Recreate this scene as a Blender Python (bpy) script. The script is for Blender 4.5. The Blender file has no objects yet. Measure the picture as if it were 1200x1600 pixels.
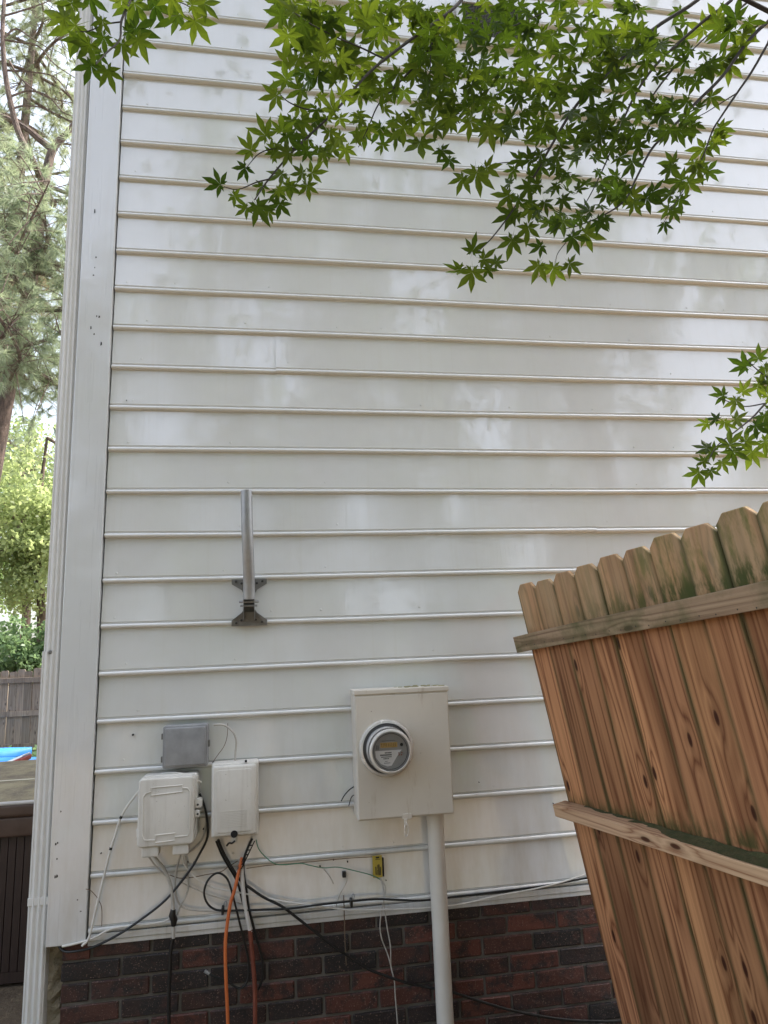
import bpy, bmesh, math, random
import numpy as np
from mathutils import Vector, Matrix, Quaternion, Euler
random.seed(7); rng = np.random.default_rng(7)
R = math.radians
sc = bpy.context.scene
C = sc.collection

# ---------------------------------------------------------------- camera
F_PX, YAW, PITCH, ROLL = 1083.29, 0.167759, 0.197456, -0.0392636
GZ = 2.25                                    # height of the siding datum above the ground
CAM = np.array([0.64493, -2.84560, -0.66747 + GZ])
cy_, sy_, cp_, sp_ = math.cos(YAW), math.sin(YAW), math.cos(PITCH), math.sin(PITCH)
FW = np.array([sy_*cp_, cy_*cp_, sp_]); R0 = np.array([cy_, -sy_, 0.0]); U0 = np.cross(R0, FW)
RT = math.cos(ROLL)*R0 + math.sin(ROLL)*U0
UP = -math.sin(ROLL)*R0 + math.cos(ROLL)*U0
cam_d = bpy.data.cameras.new('camera'); cam = bpy.data.objects.new('camera', cam_d); C.objects.link(cam)
cam_d.sensor_fit = 'HORIZONTAL'; cam_d.sensor_width = 36.0; cam_d.lens = F_PX/1200*36.0
cam_d.clip_start = 0.05; cam_d.clip_end = 600
M = Matrix(((RT[0], UP[0], -FW[0], CAM[0]), (RT[1], UP[1], -FW[1], CAM[1]), (RT[2], UP[2], -FW[2], CAM[2]), (0, 0, 0, 1)))
cam.matrix_world = M
sc.camera = cam
def ray(px, py): return FW + (px-600)/F_PX*RT - (py-800)/F_PX*UP
def P(px, py, Y=0.0):                        # survey: the point seen at a photo pixel on the vertical plane y = Y
    d = ray(px, py); t = (Y-CAM[1])/d[1]
    return Vector(CAM + t*d)
def PZ(px, py, z=0.0):
    d = ray(px, py); t = (z-CAM[2])/d[2]
    return Vector(CAM + t*d)

# ---------------------------------------------------------------- sky, sun, exposure
SUN_DIR = Vector((0.50, 0.16, 0.85)).normalized()
elev = math.asin(SUN_DIR.z)
w = bpy.data.worlds.new('World'); sc.world = w; w.use_nodes = True
nt = w.node_tree; bg = nt.nodes['Background']
sky = nt.nodes.new('ShaderNodeTexSky'); sky.sky_type = 'NISHITA'; sky.sun_disc = False
sky.sun_elevation = elev; sky.sun_rotation = math.atan2(SUN_DIR.x, SUN_DIR.y)
sky.air_density = 1.0; sky.dust_density = 4.0; sky.ozone_density = 1.0
hs = nt.nodes.new('ShaderNodeHueSaturation'); hs.inputs['Saturation'].default_value = 0.58
nt.links.new(sky.outputs[0], hs.inputs['Color']); nt.links.new(hs.outputs[0], bg.inputs['Color'])
bg.inputs['Strength'].default_value = 0.15
sun_d = bpy.data.lights.new('sun', 'SUN'); sun = bpy.data.objects.new('sun', sun_d); C.objects.link(sun)
sun_d.energy = 2.6; sun_d.angle = R(14); sun_d.color = (1.0, 0.94, 0.85)
sun.rotation_euler = (-SUN_DIR).to_track_quat('-Z', 'Y').to_euler()
sun.location = (3, -4, 8)
sc.view_settings.view_transform = 'Standard'; sc.view_settings.look = 'None'
sc.view_settings.gamma = 1.0; sc.view_settings.use_curve_mapping = False
sc.view_settings.exposure = 2.0
sc.render.engine = 'CYCLES'
sc.cycles.use_denoising = True
sc.cycles.max_bounces = 8; sc.cycles.transparent_max_bounces = 8

# ---------------------------------------------------------------- helpers
class MB:
    def __init__(s): s.v = []; s.f = []
    def add(s, vs, fs):
        o = len(s.v); s.v += [tuple(v) for v in vs]; s.f += [tuple(i+o for i in f) for f in fs]; return s
    def box(s, a, b):
        x0, y0, z0 = a; x1, y1, z1 = b
        return s.add([(x0,y0,z0),(x1,y0,z0),(x1,y1,z0),(x0,y1,z0),(x0,y0,z1),(x1,y0,z1),(x1,y1,z1),(x0,y1,z1)],
                     [(0,3,2,1),(4,5,6,7),(0,1,5,4),(1,2,6,5),(2,3,7,6),(3,0,4,7)])
    def prism(s, poly, y0, y1):              # polygon in x,z (seen from -y, counter-clockwise) pushed from y0 (front) to y1
        n = len(poly)
        vs = [(x, y0, z) for x, z in poly] + [(x, y1, z) for x, z in poly]
        fs = [tuple(range(n)), tuple(range(2*n-1, n-1, -1))] + [(i, i+n, (i+1) % n+n, (i+1) % n) for i in range(n)]
        return s.add(vs, fs)
    def rbox(s, x0, x1, z0, z1, y0, y1, r=.01, fr=.006, n=5):   # box with round corners and a softened front edge; y0 = front
        def rr(i, rad):
            out = []
            for cx, cz, a0 in ((x1-i-rad, z1-i-rad, 0), (x0+i+rad, z1-i-rad, 90), (x0+i+rad, z0+i+rad, 180), (x1-i-rad, z0+i+rad, 270)):
                for k in range(n+1):
                    a = R(a0+90*k/n); out.append((cx+rad*math.cos(a), cz+rad*math.sin(a)))
            return out
        rings = []
        for k in range(4):
            a = k/3*math.pi/2
            rings.append(([(x, z) for x, z in rr(fr*(1-math.sin(a)), max(r-fr*(1-math.sin(a)), .001))], y0+fr*(1-math.cos(a))))
        rings.append((rr(0, r), y1))
        m = len(rings[0][0]); vs = []; fs = []
        for poly, y in rings: vs += [(x, y, z) for x, z in poly]
        fs.append(tuple(range(m)))
        for j in range(len(rings)-1):
            for i in range(m): fs.append((j*m+i, (j+1)*m+i, (j+1)*m+(i+1) % m, j*m+(i+1) % m))
        fs.append(tuple(range(len(vs)-1, len(vs)-m-1, -1)))
        return s.add(vs, fs)
    def tube(s, pts, r, n=8, cap=True):
        pts = [Vector(p) for p in pts]
        rs = r if isinstance(r, (list, tuple)) else [r]*len(pts)
        T = [(pts[min(i+1, len(pts)-1)]-pts[max(i-1, 0)]).normalized() for i in range(len(pts))]
        ref = Vector((0, 0, 1)) if abs(T[0].z) < .9 else Vector((0, 1, 0))
        N = (ref - T[0]*ref.dot(T[0])).normalized(); vs = []; fs = []
        for i, p in enumerate(pts):
            N = (N - T[i]*N.dot(T[i])).normalized(); B = T[i].cross(N)
            for k in range(n):
                a = 2*math.pi*k/n; vs.append(p + (N*math.cos(a)+B*math.sin(a))*rs[i])
        for i in range(len(pts)-1):
            for k in range(n): fs.append((i*n+k, i*n+(k+1) % n, (i+1)*n+(k+1) % n, (i+1)*n+k))
        if cap: fs.append(tuple(range(n-1, -1, -1))); fs.append(tuple(range((len(pts)-1)*n, len(pts)*n)))
        return s.add(vs, fs)
    def lathe(s, prof, c, n=40, cap=True):             # profile (radius, y) turned about the y axis through c
        vs = []; fs = []
        for r_, y in prof:
            for k in range(n):
                a = 2*math.pi*k/n; vs.append((c[0]+r_*math.cos(a), c[1]+y, c[2]+r_*math.sin(a)))
        for j in range(len(prof)-1):
            for k in range(n): fs.append((j*n+k, j*n+(k+1) % n, (j+1)*n+(k+1) % n, (j+1)*n+k))
        if cap: fs.append(tuple(range((len(prof)-1)*n, len(prof)*n)))
        return s.add(vs, fs)
    def build(s, name, mat, parent=None, smooth=False, bevel=0):
        me = bpy.data.meshes.new(name); me.from_pydata(s.v, [], s.f); me.update()
        bm = bmesh.new(); bm.from_mesh(me)
        bmesh.ops.recalc_face_normals(bm, faces=bm.faces)
        if bevel: bmesh.ops.bevel(bm, geom=list(bm.edges), offset=bevel, segments=2, profile=.5, affect='EDGES')
        bm.to_mesh(me); bm.free()
        if smooth:
            me.polygons.foreach_set('use_smooth', [True]*len(me.polygons)); me.set_sharp_from_angle(angle=R(40))
        me.materials.append(mat)
        return link(name, me, parent)
def link(name, me, parent=None):
    o = bpy.data.objects.new(name, me); C.objects.link(o)
    if parent: o.parent = parent
    return o
def tri_mesh(name, V, Fc, mat, parent=None):  # numpy arrays, all faces of one size
    me = bpy.data.meshes.new(name); n = Fc.shape[1]
    me.vertices.add(len(V)); me.vertices.foreach_set('co', V.astype(np.float32).ravel())
    me.loops.add(Fc.size); me.loops.foreach_set('vertex_index', Fc.astype(np.int32).ravel())
    me.polygons.add(len(Fc)); me.polygons.foreach_set('loop_start', np.arange(0, Fc.size, n, dtype=np.int32))
    me.update(calc_edges=True); me.materials.append(mat)
    return link(name, me, parent)
def tag(o, label=None, cat=None, group=None, kind=None):
    if label: o['label'] = label
    if cat: o['category'] = cat
    if group: o['group'] = group
    if kind: o['kind'] = kind
    return o
def thing(name, label, cat, loc=(0, 0, 0), group=None):
    o = bpy.data.objects.new(name, None); C.objects.link(o); o.empty_display_size = .1
    return tag(o, label, cat, group)
def smooth_path(pts, k=6):
    pts = [Vector(p) for p in pts]
    if len(pts) < 3: return pts
    e = [pts[0]*2-pts[1]] + pts + [pts[-1]*2-pts[-2]]; out = []
    for i in range(1, len(e)-2):
        a, b, c, d = e[i-1:i+3]
        for j in range(k):
            t = j/k
            out.append(.5*((2*b)+(c-a)*t+(2*a-5*b+4*c-d)*t*t+(3*b-a-3*c+d)*t**3))
    out.append(pts[-1]); return out

# ---------------------------------------------------------------- materials
class NT:
    def __init__(s, name):
        s.m = bpy.data.materials.new(name); s.m.use_nodes = True; s.t = s.m.node_tree
        s.b = s.t.nodes['Principled BSDF']; s.out = s.t.nodes['Material Output']
    def n(s, typ, **kw):
        o = s.t.nodes.new(typ)
        for k, v in kw.items():
            if k in o.inputs.keys(): o.inputs[k].default_value = v
            else: setattr(o, k, v)
        return o
    def l(s, a, b): s.t.links.new(a, b)
    def coord(s, kind='Object', scale=(1, 1, 1), rnd=False):
        if kind == 'World': src = s.n('ShaderNodeNewGeometry').outputs['Position']
        else: src = s.n('ShaderNodeTexCoord').outputs[kind]
        if rnd:
            oi = s.n('ShaderNodeObjectInfo'); mu = s.n('ShaderNodeMath', operation='MULTIPLY'); mu.inputs[1].default_value = 37.0
            s.l(oi.outputs['Random'], mu.inputs[0])
            va = s.n('ShaderNodeVectorMath', operation='ADD'); s.l(src, va.inputs[0]); s.l(mu.outputs[0], va.inputs[1]); src = va.outputs[0]
        mp = s.n('ShaderNodeMapping'); mp.inputs['Scale'].default_value = scale; s.l(src, mp.inputs['Vector'])
        return mp.outputs[0]
    def noise(s, co, scale, detail=4, rough=.55, dist=0):
        o = s.n('ShaderNodeTexNoise', Scale=scale, Detail=detail, Roughness=rough, Distortion=dist); s.l(co, o.inputs['Vector']); return o.outputs['Fac']
    def ramp(s, fac, stops, interp='LINEAR'):
        o = s.n('ShaderNodeValToRGB'); cr = o.color_ramp; cr.interpolation = interp
        while len(cr.elements) > 1: cr.elements.remove(cr.elements[-1])
        cr.elements[0].position = stops[0][0]; cr.elements[0].color = col(stops[0][1])
        for p_, c_ in stops[1:]: e = cr.elements.new(p_); e.color = col(c_)
        s.l(fac, o.inputs[0]); return o.outputs[0]
    def mix(s, fac, a, b, mode='MIX'):
        o = s.n('ShaderNodeMix', data_type='RGBA', blend_type=mode)
        for sock, v in ((o.inputs[0], fac), (o.inputs[6], a), (o.inputs[7], b)):
            if hasattr(v, 'links'): s.l(v, sock)
            else: sock.default_value = v if sock is o.inputs[0] else col(v)
        return o.outputs[2]
    def math(s, op, a, b=None, clamp=False):
        o = s.n('ShaderNodeMath', operation=op, use_clamp=clamp)
        for sock, v in ((o.inputs[0], a), (o.inputs[1], b)):
            if v is None: continue
            if hasattr(v, 'links'): s.l(v, sock)
            else: sock.default_value = v
        return o.outputs[0]
    def bump(s, h, strength=.3, dist=.002, normal=None):
        o = s.n('ShaderNodeBump', Strength=strength, Distance=dist); s.l(h, o.inputs['Height'])
        if normal: s.l(normal, o.inputs['Normal'])
        return o.outputs[0]
    def set(s, **kw):
        for k, v in kw.items():
            k = {'color': 'Base Color', 'rough': 'Roughness', 'metal': 'Metallic', 'spec': 'Specular IOR Level', 'normal': 'Normal'}.get(k, k)
            if hasattr(v, 'links'): s.l(v, s.b.inputs[k])
            else: s.b.inputs[k].default_value = col(v) if isinstance(v, (tuple, list)) else v
        return s.m
def col(c):
    if isinstance(c, (int, float)): return (c, c, c, 1)
    return tuple(c) if len(c) == 4 else tuple(c)+(1,)
def simple(name, c1, c2=None, scale=8, rough=.5, metal=0, bump=.15, bdist=.001, kind='Object', stretch=(1, 1, 1), spec=.5, rnd=False, rvar=.1):
    t = NT(name); co = t.coord(kind, stretch, rnd); f = t.noise(co, scale, 5, .6)
    t.set(color=t.ramp(f, [(.3, c1), (.7, c2 or c1)]), metal=metal, spec=spec)
    rr = t.n('ShaderNodeMapRange'); rr.inputs['To Min'].default_value = max(rough-rvar, .02); rr.inputs['To Max'].default_value = min(rough+rvar, 1)
    t.l(f, rr.inputs['Value']); t.set(rough=rr.outputs[0])
    if bump: t.set(normal=t.bump(t.noise(co, scale*4, 4), bump, bdist))
    return t.m

# glossy oil-painted siding: thick brushed paint with runs, faint weather stains
def paint_mat(name, base, stain, rough, gloss_bump=.55, coat=True):
    t = NT(name)
    co = t.coord('World')
    big = t.noise(co, 1.3, 5, .6); mid = t.noise(co, 9, 5, .62)
    runs = t.noise(t.coord('World', (16, 1, .55)), 2.2, 6, .6)
    brush = t.noise(t.coord('World', (2, 2, 60)), 3.0, 4, .6)
    vert = t.noise(t.coord('World', (55, 1, 2.0)), 1.6, 4, .6)
    pit = t.noise(co, 160, 3, .5)
    c = t.mix(t.ramp(mid, [(.42, 0), (.75, .4)]), base, stain)
    c = t.mix(t.ramp(runs, [(.55, 0), (.8, .38)]), c, (base[0]*.90, base[1]*.87, base[2]*.80))
    # splash dirt near the brick
    sz = t.n('ShaderNodeSeparateXYZ'); t.l(t.n('ShaderNodeNewGeometry').outputs['Position'], sz.inputs[0])
    low = t.n('ShaderNodeMapRange'); low.inputs['From Min'].default_value = 1.5; low.inputs['From Max'].default_value = .6; t.l(sz.outputs[2], low.inputs['Value'])
    dirt = t.math('MULTIPLY', low.outputs[0], t.ramp(t.noise(t.coord('World', (5, 1, 1.2)), 2.4, 6, .65), [(.42, 0), (.72, .6)]))
    c = t.mix(dirt, c, (base[0]*.70, base[1]*.63, base[2]*.52))
    t.set(color=c)
    spots = t.math('ADD', t.ramp(runs, [(.35, rough*.55), (.7, rough*1.45)]), t.math('MULTIPLY', mid, .10))
    t.set(rough=spots, spec=.6)
    n1 = t.bump(t.noise(co, 5.0, 2), .30, .0035)
    vert = t.math('MULTIPLY', vert, t.ramp(big, [(.44, .05), (.58, 1)]))
    n2 = t.bump(vert, gloss_bump*.75, .00060, n1)
    n3 = t.bump(brush, gloss_bump*.6, .00010, n2)
    n4 = t.bump(pit, .12, .0006, n3)
    t.set(normal=n4)
    if coat:
        t.b.inputs['Coat Weight'].default_value = 1.0; t.b.inputs['Coat IOR'].default_value = 1.84
        t.set(**{'Coat Roughness': t.ramp(runs, [(.35, .015), (.7, .07)]), 'Coat Normal': n3})
    return t.m
SIDING = paint_mat('siding_paint', (.69, .695, .68), (.635, .635, .605), .13)
TRIM = paint_mat('trim_paint', (.66, .67, .67), (.61, .61, .595), .30, .8)
ALU = simple('downspout_enamel', (.72, .72, .70), (.66, .65, .62), 5, .38, bump=.1, kind='World')
DARK = simple('dark_void', (.004, .004, .004), (.007, .006, .006), 10, .8, bump=0)
def brick_mat(name='brick_face'):
    t = NT(name)
    co = t.coord('Object', rnd=True)
    oi = t.n('ShaderNodeObjectInfo').outputs['Random']
    base = t.ramp(oi, [(0, (.015, .012, .012)), (.28, (.030, .017, .015)), (.48, (.068, .025, .018)), (.64, (.11, .032, .021)), (.8, (.038, .019, .016)), (1, (.13, .040, .026))])
    blot = t.noise(co, 13, 6, .72); c = t.mix(t.ramp(blot, [(.47, 0), (.60, .92)]), base, (.018, .015, .014))
    c = t.mix(t.ramp(t.noise(co, 22, 4, .6), [(.55, 0), (.75, .45)]), c, (.12, .040, .027))
    c = t.mix(t.ramp(t.noise(co, 210, 2, .5), [(.62, 0), (.70, .7)]), c, (.26, .17, .13))
    t.set(color=c, rough=t.ramp(blot, [(.3, .45), (.7, .8)]))
    n1 = t.bump(t.noise(co, 60, 5, .7), .7, .003); t.set(normal=t.bump(t.noise(co, 14, 3), .5, .004, n1))
    return t.m
BRICK = brick_mat()
MORTAR = simple('mortar', (.085, .075, .062), (.15, .132, .11), 14, .9, bump=.8, bdist=.004, kind='World')
PALE_MORTAR = simple('pale_mortar', (.34, .28, .20), (.55, .48, .37), 18, .95, bump=1, bdist=.012, kind='World')
def wood_mat(name, dark, light, algae=.0, weather=0.0, rnd=True, axis='z', green_top=False, scale=1.0):
    t = NT(name)
    st = {'z': (1, 1, .034), 'x': (.034, 1, 1)}[axis]; s2 = {'z': (1, 1, .02), 'x': (.02, 1, 1)}[axis]
    co = t.coord('Object', st, rnd); cr = t.coord('Object', (1, 1, 1), rnd); cs = t.coord('Object', s2, rnd)
    oi = t.n('ShaderNodeObjectInfo').outputs['Random']
    sep = t.n('ShaderNodeSeparateXYZ'); t.l(t.coord('Object', (1, 1, 1), rnd), sep.inputs[0])
    ax, az = (sep.outputs[0], sep.outputs[2]) if axis == 'z' else (sep.outputs[2], sep.outputs[0])
    cb = t.n('ShaderNodeCombineXYZ'); t.l(t.math('MULTIPLY', ax, 1.75), cb.inputs[0]); t.l(t.math('MULTIPLY', az, .62), cb.inputs[1])
    vo = t.n('ShaderNodeTexVoronoi', voronoi_dimensions='2D', Scale=4.2, Randomness=1.0); t.l(cb.outputs[0], vo.inputs['Vector'])
    sc_ = t.n('ShaderNodeSeparateColor'); t.l(vo.outputs['Color'], sc_.inputs[0])
    dist = t.math('ADD', vo.outputs['Distance'], t.math('MULTIPLY', t.math('GREATER_THAN', sc_.outputs[0], .68), .9))
    near = t.n('ShaderNodeMapRange', interpolation_type='SMOOTHSTEP'); near.inputs['From Min'].default_value = .34; near.inputs['From Max'].default_value = .05; t.l(dist, near.inputs['Value'])
    # growth rings: contour lines of a long noise, bent round the knots
    field = t.math('ADD', t.math('MULTIPLY', t.noise(co, 11*scale, 2.5, .5), 9.0), t.math('MULTIPLY', near.outputs[0], .9))
    ring = t.math('PINGPONG', field, .5)
    ring = t.math('MULTIPLY', ring, 2.0)
    fine = t.noise(cs, 330, 3, .6); broad = t.noise(co, 7, 4, .6)
    g = t.math('ADD', t.math('MULTIPLY', ring, .55), t.math('MULTIPLY', fine, .45))
    c = t.ramp(g, [(.18, dark), (.42, tuple((a*.4+b*.6) for a, b in zip(dark, light))), (.78, light)])
    hue = t.n('ShaderNodeHueSaturation'); t.l(c, hue.inputs['Color'])
    mr = t.n('ShaderNodeMapRange'); mr.inputs['To Min'].default_value = .74; mr.inputs['To Max'].default_value = 1.18; t.l(oi, mr.inputs['Value']); t.l(mr.outputs[0], hue.inputs['Value'])
    mh = t.n('ShaderNodeMapRange'); mh.inputs['To Min'].default_value = .488; mh.inputs['To Max'].default_value = .508; t.l(t.noise(cr, .9, 1), mh.inputs['Value']); t.l(mh.outputs[0], hue.inputs['Hue'])
    c = hue.outputs[0]
    c = t.mix(t.ramp(broad, [(.46, 0), (.70, .62)]), c, tuple(x*.6 for x in dark))
    kn = t.ramp(dist, [(.030, 1), (.050, .9), (.066, .25), (.12, 0)])
    c = t.mix(kn, c, (dark[0]*.30, dark[1]*.22, dark[2]*.2))
    if weather: c = t.mix(t.ramp(t.noise(cr, 5, 5, .65), [(.35, weather*.5), (.65, weather)]), c, (.26, .235, .20))
    if green_top:
        so = t.n('ShaderNodeSeparateXYZ'); t.l(t.n('ShaderNodeTexCoord').outputs['Object'], so.inputs[0]); x_, z_ = so.outputs[0], so.outputs[2]
        nz = t.noise(t.coord('Object', (1, 1, .30), rnd), 22, 5, .68); n2 = t.noise(t.coord('Object', (1, 1, .2), rnd), 9, 4, .6)
        def sm(v, a, b):
            q = t.n('ShaderNodeMapRange', interpolation_type='SMOOTHSTEP'); q.inputs['From Min'].default_value = a; q.inputs['From Max'].default_value = b; t.l(v, q.inputs['Value']); return q.outputs[0]
        top = sm(z_, 1.60, 1.66)
        wp = t.n('ShaderNodeSeparateXYZ'); t.l(t.n('ShaderNodeNewGeometry').outputs['Position'], wp.inputs[0]); wy = t.math('ADD', t.math('MULTIPLY', sm(wp.outputs[1], -.35, -1.05), .8), .2)
        c = t.mix(t.math('MULTIPLY', top, t.ramp(n2, [(.3, .25), (.65, .7)])), c, (.44, .34, .20))
        c = t.mix(t.math('MULTIPLY', top, t.math('MULTIPLY', t.ramp(nz, [(.46, 0), (.64, .8)]), wy)), c, (.115, .13, .030))
        band = t.math('MULTIPLY', sm(z_, 1.60, 1.63), sm(z_, 1.735, 1.655))
        c = t.mix(t.math('MULTIPLY', band, t.math('MULTIPLY', t.ramp(nz, [(.38, 0), (.54, .92)]), wy)), c, (.045, .060, .012))
        b2 = t.math('MULTIPLY', sm(z_, .93, .945), sm(z_, 1.03, .95))
        c = t.mix(t.math('MULTIPLY', b2, t.ramp(nz, [(.40, 0), (.56, .85)])), c, (.05, .06, .016))
        edge = sm(t.math('ABSOLUTE', x_), .050, .0665)
        c = t.mix(t.math('MULTIPLY', edge, t.ramp(n2, [(.34, .15), (.62, .85)])), c, (.055, .060, .020))
    if algae: c = t.mix(t.ramp(t.noise(cr, 7, 5, .65), [(.42, 0), (.66, algae)]), c, (.065, .08, .025))
    t.set(color=c, rough=.72, spec=.3)
    n1 = t.bump(g, .45, .0015); t.set(normal=t.bump(t.math('SUBTRACT', 1.0, kn), .3, .003, n1))
    return t.m
WOOD = wood_mat('cedar_picket', (.165, .057, .021), (.55, .275, .125), green_top=True)
WOOD_RAIL_TOP = wood_mat('weathered_rail', (.22, .135, .075), (.46, .33, .20), algae=.7, weather=.10, axis='x')
WOOD_RAIL = wood_mat('fresh_rail', (.26, .13, .065), (.56, .38, .23), axis='x', scale=1.6)
MOSS = simple('moss', (.035, .050, .012), (.09, .075, .03), 30, .95, bump=1, bdist=.006, kind='World')
OLDWOOD = wood_mat('grey_fence_wood', (.17, .12, .085), (.36, .28, .21), weather=.35)
GREY = simple('grey_plastic', (.215, .22, .225), (.29, .295, .30), 22, .45, bump=.2, kind='World')
def beige_mat():
    t = NT('beige_plastic'); co = t.coord('World'); c = t.ramp(t.noise(co, 6, 5, .6), [(.3, (.57, .55, .50)), (.7, (.67, .65, .60))])
    c = t.mix(t.ramp(t.noise(t.coord('World', (14, 14, 1.2)), 2.5, 6, .7), [(.50, 0), (.74, .5)]), c, (.36, .32, .26))
    c = t.mix(t.ramp(t.noise(co, 90, 3), [(.68, 0), (.74, .55)]), c, (.25, .21, .16))
    t.set(color=c, rough=.45, normal=t.bump(t.noise(co, 28, 4), .12, .001)); return t.m
BEIGE = beige_mat()
def enclosure_mat():
    t = NT('meter_box_enamel'); co = t.coord('World')
    c = t.ramp(t.noise(co, 4, 4), [(.3, (.58, .54, .47)), (.7, (.65, .61, .535))])
    rust = t.ramp(t.noise(t.coord('World', (9, 9, 1.6)), 3.2, 6, .65), [(.60, 0), (.80, .55)]); c = t.mix(rust, c, (.30, .20, .11))
    c = t.mix(t.ramp(t.noise(co, 55, 3), [(.72, 0), (.76, .8)]), c, (.16, .10, .06))
    t.set(color=c, rough=.42, normal=t.bump(t.noise(co, 30, 4), .15, .001)); return t.m
BOXP = enclosure_mat()
CONDUIT = simple('conduit_paint', (.62, .585, .52), (.69, .655, .59), 6, .33, bump=.15, kind='World')
STEEL = simple('galvanised_steel', (.30, .305, .31), (.38, .385, .39), 30, .46, metal=.6, bump=.15, kind='World')
DKSTEEL = simple('weathered_steel', (.13, .13, .12), (.21, .205, .19), 40, .55, metal=.35, bump=.2, kind='World')
RING = simple('meter_ring', (.62, .60, .56), (.70, .68, .64), 20, .25, metal=.25, bump=.05, kind='World')
GASKET = simple('meter_gasket', (.03, .03, .028), (.055, .052, .05), 20, .6, bump=.1)
FACE = simple('meter_face', (.26, .25, .235), (.30, .29, .27), 30, .5, bump=0)
PLATE = simple('meter_label', (.62, .60, .57), (.68, .66, .63), 30, .5, bump=0)
INK = simple('ink', (.015, .014, .013), (.026, .023, .02), 30, .6, bump=0)
LCD = simple('lcd_amber', (.36, .22, .06), (.50, .33, .12), 60, .35, bump=0)
REDINK = simple('red_mark', (.25, .05, .03), (.3, .08, .04), 30, .5, bump=0)
def glass_mat():
    t = NT('meter_glass'); t.set(color=(.95, .96, .96), rough=.06)
    t.b.inputs['Transmission Weight'].default_value = 1.0; t.b.inputs['IOR'].default_value = 1.16; return t.m
GLASS = glass_mat()
BLACK = simple('black_cable', (.006, .006, .006), (.014, .0135, .013), 40, .42, bump=.1, kind='World')
WHITEC = simple('white_cable', (.58, .56, .51), (.68, .66, .61), 30, .5, bump=.1, kind='World')
GREYC = simple('dirty_cable', (.36, .34, .30), (.52, .49, .44), 40, .55, bump=.1, kind='World')
ORANGE = simple('orange_tube', (.50, .115, .028), (.60, .16, .045), 20, .45, bump=.1, kind='World')
RUST = simple('rusty_tube', (.13, .032, .018), (.22, .062, .035), 18, .6, bump=.4, kind='World')
GREEN = simple('green_wire', (.05, .16, .10), (.08, .22, .14), 30, .45, bump=0)
BROWNW = simple('brown_wire', (.10, .065, .04), (.19, .14, .09), 30, .7, bump=0)
YELLOW = simple('yellow_tag', (.40, .30, .035), (.48, .37, .06), 30, .5, bump=.1, kind='World')
BARK = simple('maple_bark', (.018, .015, .013), (.04, .033, .028), 30, .85, bump=.5, bdist=.003, kind='World')
PBARK = simple('pine_bark', (.055, .038, .030), (.26, .185, .145), 13, .9, bump=1, bdist=.05, kind='World', stretch=(1.6, 1.6, .4))
def leaf_mat(name, c1, c2, tr1, tr2, k=.5, rough=.45):
    t = NT(name)
    f = t.n('ShaderNodeObjectInfo').outputs['Random']
    f = t.math('ADD', t.math('MULTIPLY', f, .6), t.math('MULTIPLY', t.noise(t.coord('World'), 3.0, 3), .5))
    t.set(color=t.ramp(f, [(.2, c1), (.8, c2)]), rough=rough, spec=.35)
    tl = t.n('ShaderNodeBsdfTranslucent'); t.l(t.ramp(f, [(.2, tr1), (.8, tr2)]), tl.inputs['Color'])
    mx = t.n('ShaderNodeMixShader', Fac=k); t.l(t.b.outputs[0], mx.inputs[1]); t.l(tl.outputs[0], mx.inputs[2]); t.l(mx.outputs[0], t.out.inputs['Surface'])
    return t.m
MAPLE = leaf_mat('maple_leaf', (.014, .034, .006), (.050, .078, .012), (.048, .10, .006), (.20, .275, .018), .48)
NEEDLE = leaf_mat('pine_needles', (.13, .19, .13), (.22, .26, .15), (.32, .40, .25), (.46, .50, .28), .45)
DEADN = leaf_mat('dead_needles', (.20, .11, .05), (.28, .17, .08), (.25, .14, .06), (.3, .2, .1), .3)
UNDER = leaf_mat('understory_leaf', (.13, .20, .095), (.25, .30, .14), (.30, .43, .16), (.50, .57, .25), .55)
BUSH = leaf_mat('shrub_leaf', (.08, .15, .075), (.15, .22, .10), (.20, .32, .13), (.32, .44, .2), .45)
FARLEAF = leaf_mat('tree_leaf', (.035, .075, .018), (.07, .12, .025), (.10, .18, .03), (.16, .25, .05), .35)
def ground_mat():
    t = NT('pine_straw_soil'); co = t.coord('World')
    c = t.ramp(t.noise(co, 3, 6, .7), [(.3, (.085, .055, .033)), (.55, (.16, .115, .07)), (.75, (.23, .175, .11))])
    c = t.mix(t.ramp(t.noise(co, 60, 4), [(.55, 0), (.7, .7)]), c, (.30, .21, .12))
    c = t.mix(t.ramp(t.noise(co, .7, 4), [(.5, 0), (.65, .6)]), c, (.07, .09, .03))
    t.set(color=c, rough=.95, normal=t.bump(t.noise(co, 40, 6, .7), 1, .03)); return t.m
GROUND = ground_mat()

# ---------------------------------------------------------------- ground
m = MB(); N = 24
gx = np.concatenate([np.linspace(-150, -12, 8), np.linspace(-10, 10, 33), np.linspace(12, 150, 8)])
gy = np.concatenate([np.linspace(-150, -12, 8), np.linspace(-10, 14, 37), np.linspace(16, 150, 8)])
vs = [(x, y, -.02+.02*math.sin(x*2.1+y)*math.cos(y*1.7) - (.0 if abs(x) < 12 and -12 < y < 16 else .05)) for y in gy for x in gx]
nx = len(gx)
fs = [(j*nx+i, j*nx+i+1, (j+1)*nx+i+1, (j+1)*nx+i) for j in range(len(gy)-1) for i in range(nx-1)]
tag(MB().add(vs, fs).build('ground', GROUND, smooth=True), kind='structure')

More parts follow.
